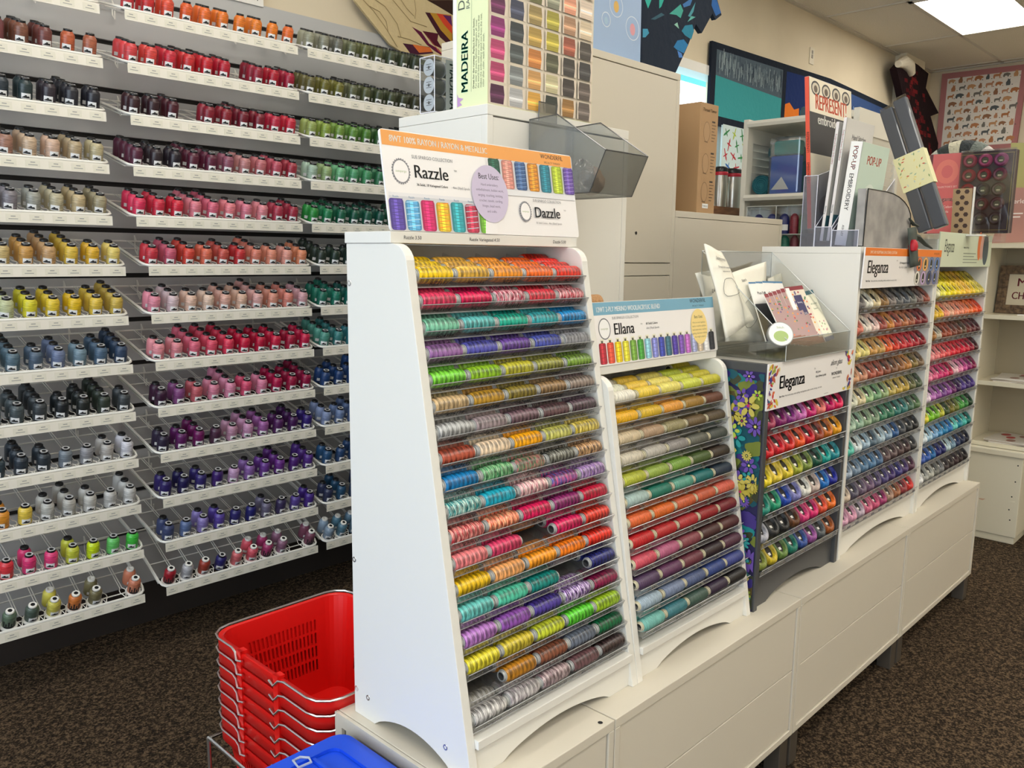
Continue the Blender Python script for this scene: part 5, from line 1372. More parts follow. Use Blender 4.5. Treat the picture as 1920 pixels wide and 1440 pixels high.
# thermoses on a wooden stand
WOOD = add_noise(mat('brown_wood', (128, 84, 52), .5), (108, 68, 40), (146, 98, 62), 12, stretch=(1, 8, 8))
t = thing('wooden_stand', 'brown wooden stand under the steel tumblers by the window', 'stand', (2.46, 1.28, 0))
MB().box((2.2, 1.15, 1.545), (2.7, 1.4, 1.583)).build('top', WOOD, t); b = MB(); b.box((2.22, 1.17, 0), (2.26, 1.38, 1.545)); b.box((2.64, 1.17, 0), (2.68, 1.38, 1.545)); b.build('legs', WOOD, t)
STEEL = mat('brushed_steel', (196, 190, 180), .28, metal=1); REDB = mat('red_band', (190, 30, 50), .4)
for i, (x, r_) in enumerate(((2.395, .034), (2.51, .045))):
    t = thing('steel_tumbler', ['steel tumbler half hidden behind the cardboard box', 'steel tumbler right of the other one, black lid and red band'][i], 'tumbler', (x, 1.22, 1.5835), 'steel tumblers on the wooden stand')
    Mx = T(x, 1.22, 1.5835)
    MB().lathe([(.0001, 0), (r_ * .88, 0), (r_ * .94, .03), (r_, .07), (r_ * .98, .11), (r_ * .9, .135), (r_ * .95, .15)], 24, Mx).build('cup', STEEL, t)
    MB().lathe([(r_ * .97, .15), (r_ * .99, .152), (r_ * .99, .164), (r_ * .95, .166)], 24, Mx).build('band', REDB, t)
    MB().lathe([(r_ * .95, .166), (r_ * .95, .182), (r_ * .8, .19), (.0001, .19)], 24, Mx).build('lid', BLACKP, t)
# louvred shelf unit
PX = 2.3; SX1 = 2.78; ya = atX((1400, 225), PX).y; yb_ = atX((1608, 190), PX).y; zt_ = atX((1407, 228), PX).z
LW = mat('white_louvre_paint', (224, 220, 208), .5)
t = thing('louvred_shelf', 'white shelf unit with louvred sides behind the book holders', 'shelf unit', ((PX + SX1) / 2, (ya + yb_) / 2, 0))
zs1 = atX((1402, 366), PX).z; 
for nm, yy in (('side_panel', ya), ('side_panel', yb_)):
    s_ = MB()
    s_.box((PX, yy - .012, 0), (PX + .05, yy + .012, zt_ + .01)); s_.box((SX1 - .05, yy - .012, 0), (SX1, yy + .012, zt_ + .01))
    s_.box((PX + .05, yy - .012, zt_ - .09), (SX1 - .05, yy + .012, zt_ + .01)); s_.box((PX + .05, yy - .012, 0), (SX1 - .05, yy + .012, .1))
    z = .12
    while z < zt_ - .1:
        if z > 1.1: s_.box((PX + .05, -.002, -.0160), (SX1 - .05, .002, .0160), M=T(0, yy, z) @ Matrix.Rotation(R(22), 4, 'X'))
        z += .032
    s_.box((PX + .05, yy - .004, .1), (SX1 - .05, yy + .004, 1.12))
    s_.build(nm, LW, t)
MB().box((SX1 - .012, yb_, 0), (SX1, ya, zt_)).build('back_panel', LW, t)
for z in (zt_, zs1, 1.30, .8, .3):
    MB().prism([(PX - .012, z - .026), (PX + .4, z - .026), (PX + .4, z), (PX - .012, z), (PX - .018, z - .013)], plane((0, ya - .012, 0), (1, 0, 0), (0, 0, 1)), ya - yb_ - .024).build('shelf_board', LW, t)
# contents
sh_z = zs1 + .001
TEALC = mat('teal_cloth', (22, 92, 104), .8); TEAL2 = mat('sea_green_cloth', (72, 158, 152), .8); BLUEC = mat('blue_cloth', (32, 92, 190), .7)
ty = atX((1430, 340), PX + .05).y
b = MB(); Mx = T(PX + .03, ty, sh_z + .043) @ Matrix.Rotation(R(90), 4, 'Y')
b.lathe([(.0001, 0), (.040, .002), (.043, .01), (.043, .20), (.0001, .20)], 22, Mx)
for q in range(4): b.tube([Mx @ Vector((r_ * math.cos(a), r_ * math.sin(a), -.002)) for r_, a in ((.009 * (q + 1) + .001 * k2, k2 * .5) for k2 in range(13))], .0016, 4)
tag(b.build('fabric_roll', TEALC), 'dark teal fabric roll at the left of the louvred shelf', 'fabric roll')
def bx(name, lab, cat, a, b_, m, bev=.004): return tag(MB().box(a, b_).build(name, m, bevel=bev), lab, cat)
y1_, y0_ = atX((1447, 300), PX + .04).y, atX((1500, 300), PX + .04).y
t = thing('bagged_kit', 'clear bag with a blue folded kit and white triangle on the louvred shelf', 'bag', (PX + .06, (y0_ + y1_) / 2, sh_z))
MB().box((PX + .03, y0_, sh_z), (PX + .075, y1_, sh_z + .165)).build('blue_cloth', BLUEC, t, bevel=.006)
MB().box((PX + .03, y0_, sh_z + .168), (PX + .085, y1_ - .01, sh_z + .23)).build('green_cloth', TEAL2, t, bevel=.012)
MB().add([(PX + .0285, y1_ - .01, sh_z + .02), (PX + .0285, y0_ + .04, sh_z + .02), (PX + .0285, (y0_ + y1_) / 2 + .01, sh_z + .075)], [(0, 1, 2)]).build('triangle_card', PAPER, t)
crumple_b = MB().box((PX + .022, y0_ - .006, sh_z), (PX + .10, y1_ + .006, sh_z + .245)); crumple_b.build('bag', clear('clear_bag', (240, 244, 246), .35, .06, opac=.04, body=(220, 225, 230)), t, bevel=.008)
b = MB(); b.lathe([(.0001, 0), (.05, .004), (.052, .02), (.052, .2), (.0001, .2)], 20, T(PX + .16, atX((1460, 270), PX + .16).y, sh_z + .2) @ Matrix.Rotation(R(90), 4, 'Y'))
t = thing('yarn_bag', 'dark teal bundle stacked behind the blue kit', 'bundle', (PX + .2, (y0_ + y1_) / 2, sh_z))
b.build('bundle', TEALC, t); MB().box((PX + .14, y0_ - .05, sh_z), (PX + .3, y1_ + .02, sh_z + .15)).build('fold', TEALC, t, bevel=.01)
bx('folded_cloth', 'dark folded cloth on top of the louvred shelf under a clear lid', 'cloth', (PX + .06, atX((1530, 200), PX + .1).y, zt_ + .001), (PX + .26, atX((1508, 200), PX + .1).y, zt_ + .05), mat('slate_cloth', (60, 84, 96), .8), .01)
# clear rack with big domed cones at the front of the louvred unit
rx = PX - .135
t = thing('acrylic_rack', 'clear acrylic rack of large thread cones in front of the louvred shelf', 'rack', (rx + .05, .8, 0))
ry1, ry0 = atX((1400, 440), rx).y, atX((1530, 440), rx).y
zrow = [atX((1420, 440), rx).z, atX((1420, 480), rx).z, atX((1420, 517), rx).z]
e = MB()
for z in zrow: e.box((rx - .01, ry0, z - .005), (rx + .1, ry1, z))
e.box((rx - .01, ry0, zrow[0] + .115), (rx + .1, ry1, zrow[0] + .119))
for y in (ry1, (ry0 + ry1) / 2 + .02, ry0): e.box((rx - .01, y - .002, 1.1), (rx + .1, y + .002, zrow[0] + .119))
e.build('shelves', ACRY, t)
e = MB()
for y in (ry1, (ry0 + ry1) / 2 + .02): e.tube([(rx - .01, y, 1.1), (rx - .01, y, zrow[0] + .119)], .002, 4)
for z in zrow + [zrow[0] + .119]: e.tube([(rx - .01, ry0, z), (rx - .01, ry1, z)], .002, 4)
e.build('edges', MATS['acrylic_edge'], t)
MB().box((rx + .1, ry0, 0), (rx + .11, ry1, zrow[0] + .119)).build('back', ACRY, t)
def dome(x, y, z, r_, h, c, lab, white):
    t = thing('domed_cone', lab, 'thread cone', (x, y, z + .001), 'large domed thread cones in the clear rack')
    Mx = T(x, y, z + .001)
    o = MB().lathe([(.0001, 0), (r_ * .95, 0), (r_, .01), (r_, h * .62), (r_ * .88, h * .82), (r_ * .45, h * .97), (.0001, h)], 20, Mx).build('thread_wrap', TH_CONE, t); o.color = (*lin(c), 1)
    if white: MB().grid(lambda u, v: (x + (r_ + .0006) * math.cos(R(160 + 90 * u)), y + (r_ + .0006) * math.sin(R(160 + 90 * u)), z + h * (.2 + .28 * v)), 8, 1).build('paper_label', LABM, t)
DC = [[(48, 52, 112), (44, 56, 128), (40, 46, 110), (132, 40, 56), (96, 126, 92), (180, 150, 120)], [(62, 146, 122), (52, 138, 116), (56, 142, 120), (132, 62, 72), (96, 104, 72), (120, 110, 90)], [(150, 110, 160), (60, 50, 66), (150, 110, 160), (160, 120, 160), (120, 90, 120), (140, 120, 130)]]
pxs = [1419, 1444, 1467, 1486, 1503, 1520]
for ri in range(3):
    for k_, px in enumerate(pxs):
        y = atX((px, 440 + ri * 40), rx + .03).y
        dome(rx + .04, y, zrow[ri], .0225 if k_ < 3 else .019, .088, DC[ri][k_], f'{cname(DC[ri][k_])} domed thread cone, {ORD[k_]} from left, {ORD[ri]} level of clear rack', ri == 0 and k_ < 3)

# ================================================================ BOOKS AND OTHER STOCK ON THE TALL BALL DISPLAY
TZ = 1.384
def book(lab, x, y, z, W_, Tk, H_, lean, spine_c, cover, spine_txt, name='book', cover_c=(230, 228, 222), grp='craft books in clear holders on the tall ball display'):
    Mx = T(x, y, z) @ Matrix.Rotation(lean, 4, 'X')
    t = thing(name, lab, 'book', (x, y, z), grp)
    MB().box((0.0004, .0006, .0005), (W_ - .001, Tk - .0006, H_ - .001), M=Mx).build('pages', PAPER, t)
    c = MB(); c.box((0, 0, 0), (.0008, Tk, H_), M=Mx); c.box((0, 0, 0), (W_, .0006, H_), M=Mx); c.box((0, Tk - .0006, 0), (W_, Tk, H_), M=Mx)
    c.build('cover', mat('cover_%d_%d_%d' % tuple(cover_c), cover_c, .35), t)
    p = PR(Mx @ plane((-.0001, 0, H_), (0, 0, -1), (0, -1, 0)) @ T(0, -Tk, 0))  # spine print, reading down
    p.rect(.0005, .0003, H_ - .0005, Tk - .0003, spine_c)
    for tx_, x_, sz, cc in spine_txt: p.text(tx_, x_ * H_, Tk * .5 - sz * .35, sz, cc, 'LEFT', .02)
    p.build('spine_print', t)
    p = PR(Mx @ plane((0, -.0001, 0), (1, 0, 0), (0, 0, 1)))
    for kind, args in cover:
        if kind == 'r': x0, y0, x1, y1, c_ = args; p.rect(x0 * W_ + .0004, y0 * H_ + .0004, x1 * W_ - .0004, y1 * H_ - .0004, c_)
        elif kind == 'e': xx, yy, rx_, ry_, c_ = args; p.ellipse(xx * W_, yy * H_, rx_ * W_, ry_ * H_, c_, 18)
        elif kind == 't': tx_, xx, yy, sz, c_, sx_ = args; p.text(tx_, xx * W_, yy * H_, sz, c_, 'CENTER', .035, 0, sx_)
    p.build('cover_print', t)
    return t
cov = [('r', (0, 0, 1, 1, (228, 218, 196))), ('r', (0, .50, 1, .775, (38, 36, 40)))]
for i in range(4): cov += [('e', (.14 + i * .24, .935, .10, .048, (40, 40, 42))), ('e', (.14 + i * .24, .935, .078, .036, (200, 190, 170))), ('e', (.14 + i * .24, .93, .04, .024, (90, 74, 60)))]
cov += [('t', ('REPRESENT!', .5, .80, .062, (222, 92, 54), .68)), ('t', ('embroidery', .46, .705, .040, (240, 238, 232), .9)), ('e', (.5, .15, .34, .1, (150, 120, 96)))]
book('cream and orange embroidery book standing highest in the clear holders', 1.172, .207, 1.436, .30, .013, .43, R(-5), (216, 82, 58), cov, [('REPRESENT!', .36, .011, (60, 24, 20)), ('EMBROIDERY', .56, .010, (60, 24, 20))])
th_sp = [(0, 0)]
for i, (y, z0, h) in enumerate(((.172, 1.40, .33), (.152, 1.40, .34))):
    book(['thin pink and white pattern book behind the thick white book, left one', 'thin pink and white pattern book leaning on the thick white book'][i], 1.172, y, z0, .20, .009, h, R(4.5), (222, 216, 214),
         [('r', (0, 0, 1, 1, (198, 196, 192))), ('r', (0, 0, 1, .22, (52, 100, 112))), ('e', (.45, .72, .18, .08, (190, 60, 80))), ('t', ('Hand Stitches', .5, .84, .02, (60, 60, 66), .9))],
         [('Foolproof Flower Embroidery', .1, .0068, (190, 80, 90)), ('Stitching', .7, .0068, (50, 100, 110))])
book('thick white pop-up embroidery book in the front clear holder', 1.172, .104, 1.386, .20, .033, .285, R(5.5), (236, 234, 230),
     [('r', (0, 0, 1, 1, (196, 214, 200))), ('t', ('POP-UP', .5, .80, .034, (206, 84, 62), .9)), ('e', (.5, .42, .25, .2, (214, 224, 214))), ('e', (.5, .4, .1, .12, (170, 120, 110)))],
     [('POP-UP', .04, .019, (206, 74, 58)), ('EMBROIDERY', .30, .017, (90, 92, 90)), ('ASHLEY', .80, .009, (60, 60, 60))])
def holder(x0, x1, y0, y1, z0, hb, hf, lab):
    t = thing('book_holder', lab, 'holder', ((x0 + x1) / 2, (y0 + y1) / 2, z0), 'clear plastic book holders')
    b = MB()
    b.add([(x0, y0, z0), (x1, y0, z0), (x1, y1, z0), (x0, y1, z0)], [(0, 1, 2, 3)])
    b.add([(x0, y0, z0), (x0, y1, z0), (x0, y1, z0 + hf), (x0, y0, z0 + hf)], [(0, 1, 2, 3)])
    for y in (y0, y1): b.add([(x0, y, z0), (x1, y, z0), (x1, y, z0 + hb), (x0, y, z0 + hf)], [(0, 1, 2, 3)])
    b.build('walls', clear('lavender_tinted_plastic', (240, 242, 250), .25, .1, opac=.06, body=(206, 208, 226)), t, solid=.0025)
    e = MB()
    for y in (y0, y1): e.tube([(x0, y, z0), (x0, y, z0 + hf), (x1, y, z0 + hb)], .0012, 4)
    e.tube([(x0, y0, z0 + hf), (x0, y1, z0 + hf)], .0012, 4)
    e.build('edges', MATS['bright_plastic_edge'], t)
holder(1.158, 1.40, .192, .232, TZ, .26, .20, 'clear holder at the back left with the orange spined book')
holder(1.158, 1.40, .142, .190, TZ, .24, .055, 'clear holder in the middle with the thin pattern books')
holder(1.158, 1.40, .066, .140, TZ, .20, .045, 'clear holder at the front with the thick white book')
# grey metal file
t = thing('magazine_file', 'marbled grey magazine file with a curved cut corner above the orange sign', 'magazine file', (1.36, .10, TZ))
Mx = plane((1.16, .052, TZ + .0005), (1, 0, 0), (0, 0, 1))
W_ = atY((1703, 463), .052).x - 1.16; Wt = atY((1662, 360), .052).x - 1.16; Hh = atY((1622, 353), .052).z - TZ
poly = [(0, 0), (W_, 0), (W_, .085)] + [(Wt + (W_ - Wt) * math.cos(R(a)), .085 + (Hh - .085) * math.sin(R(a))) for a in (15, 30, 45, 60, 75, 90)] + [(.008, Hh)]
GM = add_noise(mat('marbled_grey_card', (150, 148, 146), .5), (132, 130, 128), (168, 164, 160), 14, bump=.1)
MB().prism(poly, Mx @ T(0, 0, -.002), .002).build('front_side', GM, t); MB().prism(poly, Mx @ T(0, 0, -.026), .002).build('back_side', GM, t)
b = MB(); b.prism([(0, 0), (.002, 0), (.002, Hh), (0, Hh)], Mx @ T(0, 0, -.024), .022); b.prism([(0, 0), (W_, 0), (W_, .002), (0, .002)], Mx @ T(0, 0, -.024), .022); b.build('spine', GM, t)
b = MB(); b.tube([Mx @ Vector((x, y, .0005)) for x, y in poly[1:] + [poly[0]]], .0016, 4); b.build('black_piping', BLACKP, t)
# shrink-wrapped dark bundles with a paper band
WRAP = clear('shrink_wrap', (240, 240, 240), .5, .1)
DG = mat('charcoal_fabric', (70, 73, 80), .4, coat=.7)
t = thing('fabric_bundle', 'two charcoal fabric strips in clear wrap with a flowered paper band', 'bundle', (1.75, .09, 1.42))
A1, B1 = Vector((1.75, .222, 1.846)), Vector((1.75, .062, 1.436)); 
ax_ = (A1 - B1).normalized(); Mx = plane(B1, Vector((0, 1, 0)) - ax_ * ax_.y, ax_)
L_ = (A1 - B1).length
Mx = plane((1.75, .092, 1.437), Vector((0, -ax_.z, ax_.y)), ax_)   # local x to the front, y up along the strips
for i, x0 in enumerate((-.008, .040)):
    MB().box((x0 - .002, .002 + i * -.005, -.03), (x0 + .041, L_ - .004 + i * .012, .0), M=Mx).build('fabric_strip', DG, t, bevel=.005)
    MB().box((x0 - .001, L_ - .004 + i * .012, -.018), (x0 + .040, L_ + .006 + i * .012, -.012), M=Mx).build('wrap_end', WRAP, t)
MB().box((-.014, L_ * .33, -.034), (.085, L_ * .60, .003), M=Mx).build('paper_band', mat('pale_yellow_paper', (224, 220, 172), .5), t)
p = PR(Mx @ T(-.014, L_ * .33, .0032))
for i in range(34):
    x, y = frnd.uniform(.006, .092), frnd.uniform(.006, L_ * .27 - .006); c = frnd.choice([(200, 70, 50), (150, 180, 150), (120, 150, 90), (225, 205, 120), (190, 200, 190)])
    a = frnd.uniform(0, PI); p.poly([(x + q * math.cos(a) - r_ * math.sin(a), y + q * math.sin(a) + r_ * math.cos(a)) for q, r_ in ((-.006, 0), (0, .002), (.006, 0), (0, -.002))], c)
p.build('band_print', t)
MB().box((1.70, .05, TZ), (1.785, .15, TZ + .048)).build('stand', ACRY, t)
# tulip ribbon
t = thing('tulip_ribbon', 'dark fabric bookmark with a red tulip hanging over the orange sign', 'bookmark', tuple(atY((1720, 500), .03)))
cs = [atY((1702, 428), .032), atY((1718, 425), .032), atY((1722, 498), .026), atY((1707, 502), .026)]
s_, n_, fn = sheet(cs, 2, 6); s_.build('ribbon', mat('dark_green_ribbon', (70, 78, 72), .8), t, solid=.002)
b = MB(); c_ = atY((1712, 462), .024); b.lathe([(.0001, -.016), (.012, -.012), (.0145, 0), (.012, .012), (.006, .02), (.0001, .018)], 12, T(*c_)); b.build('tulip', mat('tulip_red', (180, 20, 40), .5), t)
b = MB(); b.tube([atY(q, .04) for q in ((1710, 440), (1722, 445), (1735, 458), (1748, 466))], [.006, .008, .006, .002], 6); b.tube([atY(q, .045) for q in ((1705, 410), (1712, 420), (1722, 424))], [.003, .006, .003], 6); b.build('leaf', mat('dark_leaf', (54, 60, 52), .7), t)

# ================================================================ ON THE FAR DISPLAY
FZ = 1.419
t = thing('collector_box', 'dark box of thread balls with pink label panel on the far display', 'box', (2.3, .11, 1.45))
Yl, Yr = .262, -.032; zb_, zt2 = 1.452, 1.752
MB().box((2.302, Yr, zb_), (2.345, Yl, zt2)).build('tray', mat('dark_plum_box', (58, 40, 44), .5), t, bevel=.002)
Mx = plane((2.302, Yl, zb_), (0, -1, 0), (0, 0, 1))
p = PR(Mx)
p.rect(.012, .0, .115, .299, (206, 104, 104)); p.rect(.0, .0, .012, .299, (96, 48, 56)); p.text("COLLECTOR'S SET", .066, .172, .0095, (240, 210, 200), 'CENTER'); p.ellipse(.066, .232, .04, .045, (220, 124, 112)); p.ellipse(.066, .232, .02, .024, (206, 104, 104))
p.text('Eleganza', .066, .122, .022, (248, 240, 236), 'CENTER', .02, 0, .95); p.text('Solid Colors', .066, .096, .0125, (245, 225, 220), 'CENTER'); p.text('5g balls', .066, .078, .0115, (245, 225, 220), 'CENTER'); p.rect(.115, .288, .29, .290, (150, 130, 70)); p.rect(.12, .01, .288, .012, (150, 130, 70))
p.rect(.286, .01, .288, .290, (150, 130, 70))
p.build('label_print', t)
CB = [[(180, 50, 90), (200, 80, 130), (170, 70, 130)], [(170, 40, 60), (176, 40, 56), (130, 50, 80)], [(180, 40, 50), (70, 50, 56), (86, 52, 60)], [(150, 56, 60), (116, 52, 60), (96, 48, 60)], [(80, 48, 56), (70, 46, 52), (64, 44, 52)]]
for j in range(5):
    for i in range(3):
        y = Yl - (.144 + i * .052); z = zb_ + .265 - j * .053; c = CB[j][i]
        o = thing('boxed_ball', f'{cname(c)} thread ball in the collector box, {ORD[i]} from left, {ORD[j]} row down', 'thread ball', (2.3, y, z), 'thread balls in the collector box')
        Mb = T(2.296, y, z) @ Matrix.Rotation(R(-90), 4, 'Y')
        q_ = MB().lathe([(.011, -.004), (.0125, .006), (.018, .008), (.024, .002), (.0245, -.004)], 20, Mb).build('thread_wrap', TH_BALL, o); q_.color = (*lin(c), 1)
        p = PR(plane((2.2945, y, z), (0, -1, 0), (0, 0, 1))); p.ellipse(0, 0, .0118, .0118, (84, 82, 58), 16); p.rect(-.006, -.006, .006, -.001, (222, 214, 180)); p.build('label', o)
MB().box((2.284, Yr - .002, zb_ - .003), (2.3025, Yl - .115, zt2 + .003)).build('clear_lid', clear('box_lid_plastic', (240, 240, 240), .3), t)
MB().box((2.29, Yr + .02, FZ), (2.36, Yl - .02, zb_)).build('stand', ACRY, t)
# bamboo strip on a clear stand
t = thing('thread_holder_strip', 'bamboo strip with hexagonal holes beside a white edged clear stand', 'thread holder', (2.1, .09, FZ + .01))
BAM = mat('bamboo', (166, 140, 106), .55)
Yc = .10; bx0 = atX((1786, 400), 2.1).y; bx1 = atX((1820, 400), 2.1).y; bz0 = atX((1786, 440), 2.1).z; bz1 = atX((1790, 354), 2.1).z
Mx = plane((2.1, bx0, bz0), (0, -1, 0), (.0, 0.03, 1))
W_ = abs(bx0 - bx1) * 1.05
MB().prism([(0, 0), (W_, 0), (W_, bz1 - bz0), (0, bz1 - bz0)], Mx @ T(0, 0, -.01), .01).build('strip', BAM, t)
p = PR(Mx)
for j in range(8):
    y = (bz1 - bz0) * (.93 - j * .123)
    for x in ((.27, .73) if j % 2 == 0 else (.5,)): p.poly([(x * W_ + .0085 * math.cos(R(60 * q)), y + .0085 * math.sin(R(60 * q))) for q in range(6)], (62, 42, 34))
p.build('hexagon_holes', t)
b = MB(); b.box((2.10, bx1 - .006, bz0 - .002), (2.112, bx1 - .002, bz1 + .004)); b.box((2.06, bx1 - .055, bz0 - .006), (2.11, bx1 - .002, bz0 - .001)); b.build('white_edge', WHITEP, t)
MB().box((2.112, bx1 - .06, bz0), (2.116, bx1 - .004, bz0 + .06)).build('clear_stand', ACRY, t)
# striped wool
cpos = atX((1803, 300), 2.75)
t = thing('striped_wool', 'chunky wool loop striped cream, charcoal and grey behind the collector box', 'wool', tuple(cpos))
wl = [(196, 196, 186), (60, 66, 66), (216, 210, 186), (58, 64, 66), (120, 128, 122), (206, 200, 196)]
for k_, c in enumerate(wl):
    b = MB(); a0, a1 = 150 - k_ * 20, 150 - (k_ + 1) * 20
    pts = [cpos + Vector((0, -.115 * math.cos(R(a)), -.058 + .095 * math.sin(R(a)))) for a in (a0 + (a1 - a0) * q / 6 for q in range(7))]
    pts = [Vector((q.x, q.y, q.z)) for q in pts]
    b.tube(pts, .045, 12); b.build('wool_stripe', add_noise(mat('wool_%d' % k_, c, .95), None, None, 90, bump=.9, dist=.02), t)
MB().box((2.69, cpos.y - .1, 0), (2.81, cpos.y + .1, cpos.z - .055)).build('pedestal', WHITE2, t)
# things by the bookcase top
t = thing('olive_board', 'olive green board standing on the bookcase at the right edge', 'board', (3.4, .06, 1.45))
P_ = [atX(q, 3.4) for q in ((1896, 268), (1980, 268), (1980, 352), (1896, 352))]
MB().add(P_, [(0, 1, 2, 3)]).build('board', mat('olive_board', (170, 164, 104), .6), t, solid=.01)
t = thing('pink_carton', 'dusty pink carton with white lettering on the bookcase at the right edge', 'box', (3.36, .06, 1.436))
P_ = [atX(q, 3.36) for q in ((1893, 352), (1980, 352), (1980, 452), (1860, 456))]
MB().add(P_, [(0, 1, 2, 3)]).build('carton', mat('dusty_pink_carton', (176, 128, 118), .5), t, solid=.02)
p = PR(plane(P_[0] + Vector((-.012, -.01, -.075)), (0, -1, 0), (0, 0, 1))); p.text('Perle', .0, .0, .03, (240, 232, 226)); p.rect(.0, -.05, .06, -.044, (236, 226, 220)); p.rect(0, -.066, .05, -.06, (236, 226, 220)); p.build('lettering', t)

# ================================================================ BOOKCASE AT THE END OF THE AISLE
BXF = 3.26
t = thing('bookcase', 'open white bookcase at the far right standing on a cream box', 'bookcase', (3.45, -.08, .455))
yL, yR = .285, -.42
for ya_ in (yL - .018, yR): MB().box((BXF, ya_, .456), (BXF + .32, ya_ + .018, 1.43)).build('side_panel', WHITE3, t)
MB().box((BXF + .31, yR + .018, .456), (BXF + .32, yL - .018, 1.43)).build('back_panel', mat('tan_back_board', (176, 164, 138), .6), t)
for z in (1.41, 1.075, .755, .457): MB().box((BXF, yR + .018, z), (BXF + .31, yL - .018, z + .02)).build('shelf_board', WHITE3, t)
t = thing('cream_box', 'scuffed cream painted box on the carpet under the bookcase', 'box', (3.43, .17, 0))
b = MB(); b.box((3.235, .028, .035), (3.62, .33, .44)); b.box((3.242, .034, 0), (3.62, .33, .035)); b.build('body', WHITE3, t, bevel=.003)
MB().box((3.222, .022, .428), (3.62, .34, .4545)).build('lid', WHITE3, t, bevel=.003)
b = MB()
for y, z in ((.048, .39), (.052, .31), (.060, .235), (.066, .17), (.058, .12)): b.lathe([(.0001, 0), (.0035, 0)], 10, plane((3.2344, y, z), (0, -1, 0), (0, 0, 1)))
b.build('screw_holes', INK, t)
p = PR(plane((3.2348, .20, .2), (0, -1, 0), (0, 0, 1))); p.poly([(0, 0), (.03, .002), (.018, -.008), (.004, -.006)], (206, 168, 140)); p.poly([(.13, .012), (.155, .016), (.155, .010)], (236, 228, 208)); p.build('chips', t)
t = thing('support_box', 'plain cream box supporting the right half of the bookcase', 'box', (3.6, -.2, 0))
MB().box((3.42, -.42, 0), (3.60, .015, .4545)).build('body', WHITE3, t)
# framed cross stitch
t = thing('framed_stitchery', 'brown carved frame with red Merry Christmas lettering in the bookcase', 'framed picture', (3.42, .05, 1.096))
FRM = add_noise(mat('carved_brown_frame', (96, 74, 52), .5), (70, 52, 36), (122, 98, 70), 60, bump=.6, dist=.004)
O = atX((1864, 590), 3.42); O.z = 1.0965
Mx = plane(O, (0, -1, 0), (.16, 0, 1)); Hf = .235; Wf = .33
b = MB(); bw = .042
for a, c in (((0, 0), (Wf, bw)), ((0, Hf - bw), (Wf, Hf)), ((0, bw), (bw, Hf - bw)), ((Wf - bw, bw), (Wf, Hf - bw))): b.box((a[0], a[1], -.016), (c[0], c[1], .0), M=Mx)
n_b = 13
for i in range(n_b):
    y = bw + (Hf - 2 * bw) * i / (n_b - 1); b.lathe([(.006, 0), (.005, .003), (.0001, .0045)], 8, Mx @ T(bw * .55, y, 0))
for i in range(17):
    x = .02 + (Wf - .04) * i / 16; b.lathe([(.006, 0), (.005, .003), (.0001, .0045)], 8, Mx @ T(x, bw * .55, 0)); b.lathe([(.006, 0), (.005, .003), (.0001, .0045)], 8, Mx @ T(x, Hf - bw * .55, 0))
b.build('frame', FRM, t)
MB().box((bw, bw, -.012), (Wf - bw, Hf - bw, -.006), M=Mx).build('linen', mat('linen', (206, 196, 172), .8), t)
p = PR(Mx @ T(0, 0, -.0058)); p.text('MERRY', .165, .135, .056, (120, 24, 44), 'CENTER', .02, 0, 1.0); p.text('CHRISTMAS', .165, .072, .05, (120, 24, 44), 'CENTER', .02, 0, .78); p.build('stitching', t)
rr_ = random.Random(9)
def mags(x, y0, y1, z, n, lab, cat='magazine'):
    for i in range(n):
        c = rr_.choice([(214, 208, 200), (200, 188, 170), (190, 176, 160), (220, 214, 206)])
        q_ = MB().box((-.12, -.09, 0), (.12, .09, .004), M=T(x, (y0 + y1) / 2, z + i * .0045) @ Matrix.Rotation(rr_.uniform(-.15, .15), 4, 'Z'))
        o = q_.build('magazine', mat('magazine_paper_%d' % (i % 3), c, .4))
        tag(o, f'{lab}, {ORD[n - 1 - i]} from top', cat, 'magazines lying on the bookcase shelves')
        if i == n - 1:
            p = PR(T(x, (y0 + y1) / 2, z + i * .0045 + .0042)); 
            for q in range(7): p.ellipse(rr_.uniform(-.08, .08), rr_.uniform(-.06, .06), .03, .02, rr_.choice([(150, 110, 100), (180, 60, 60), (120, 130, 110), (90, 80, 80)]))
            p.build('cover_print', o)
mags(3.40, .03, .20, .7755, 4, 'magazine in the pile on the middle bookcase shelf')
mags(3.39, .02, .21, .4775, 3, 'magazine in the pile on the lowest bookcase shelf')
tag(MB().box((3.29, .05, 1.0955), (3.335, .13, 1.1)).build('price_card', PAPER), 'small white card on the bookcase shelf in front of the frame', 'card')

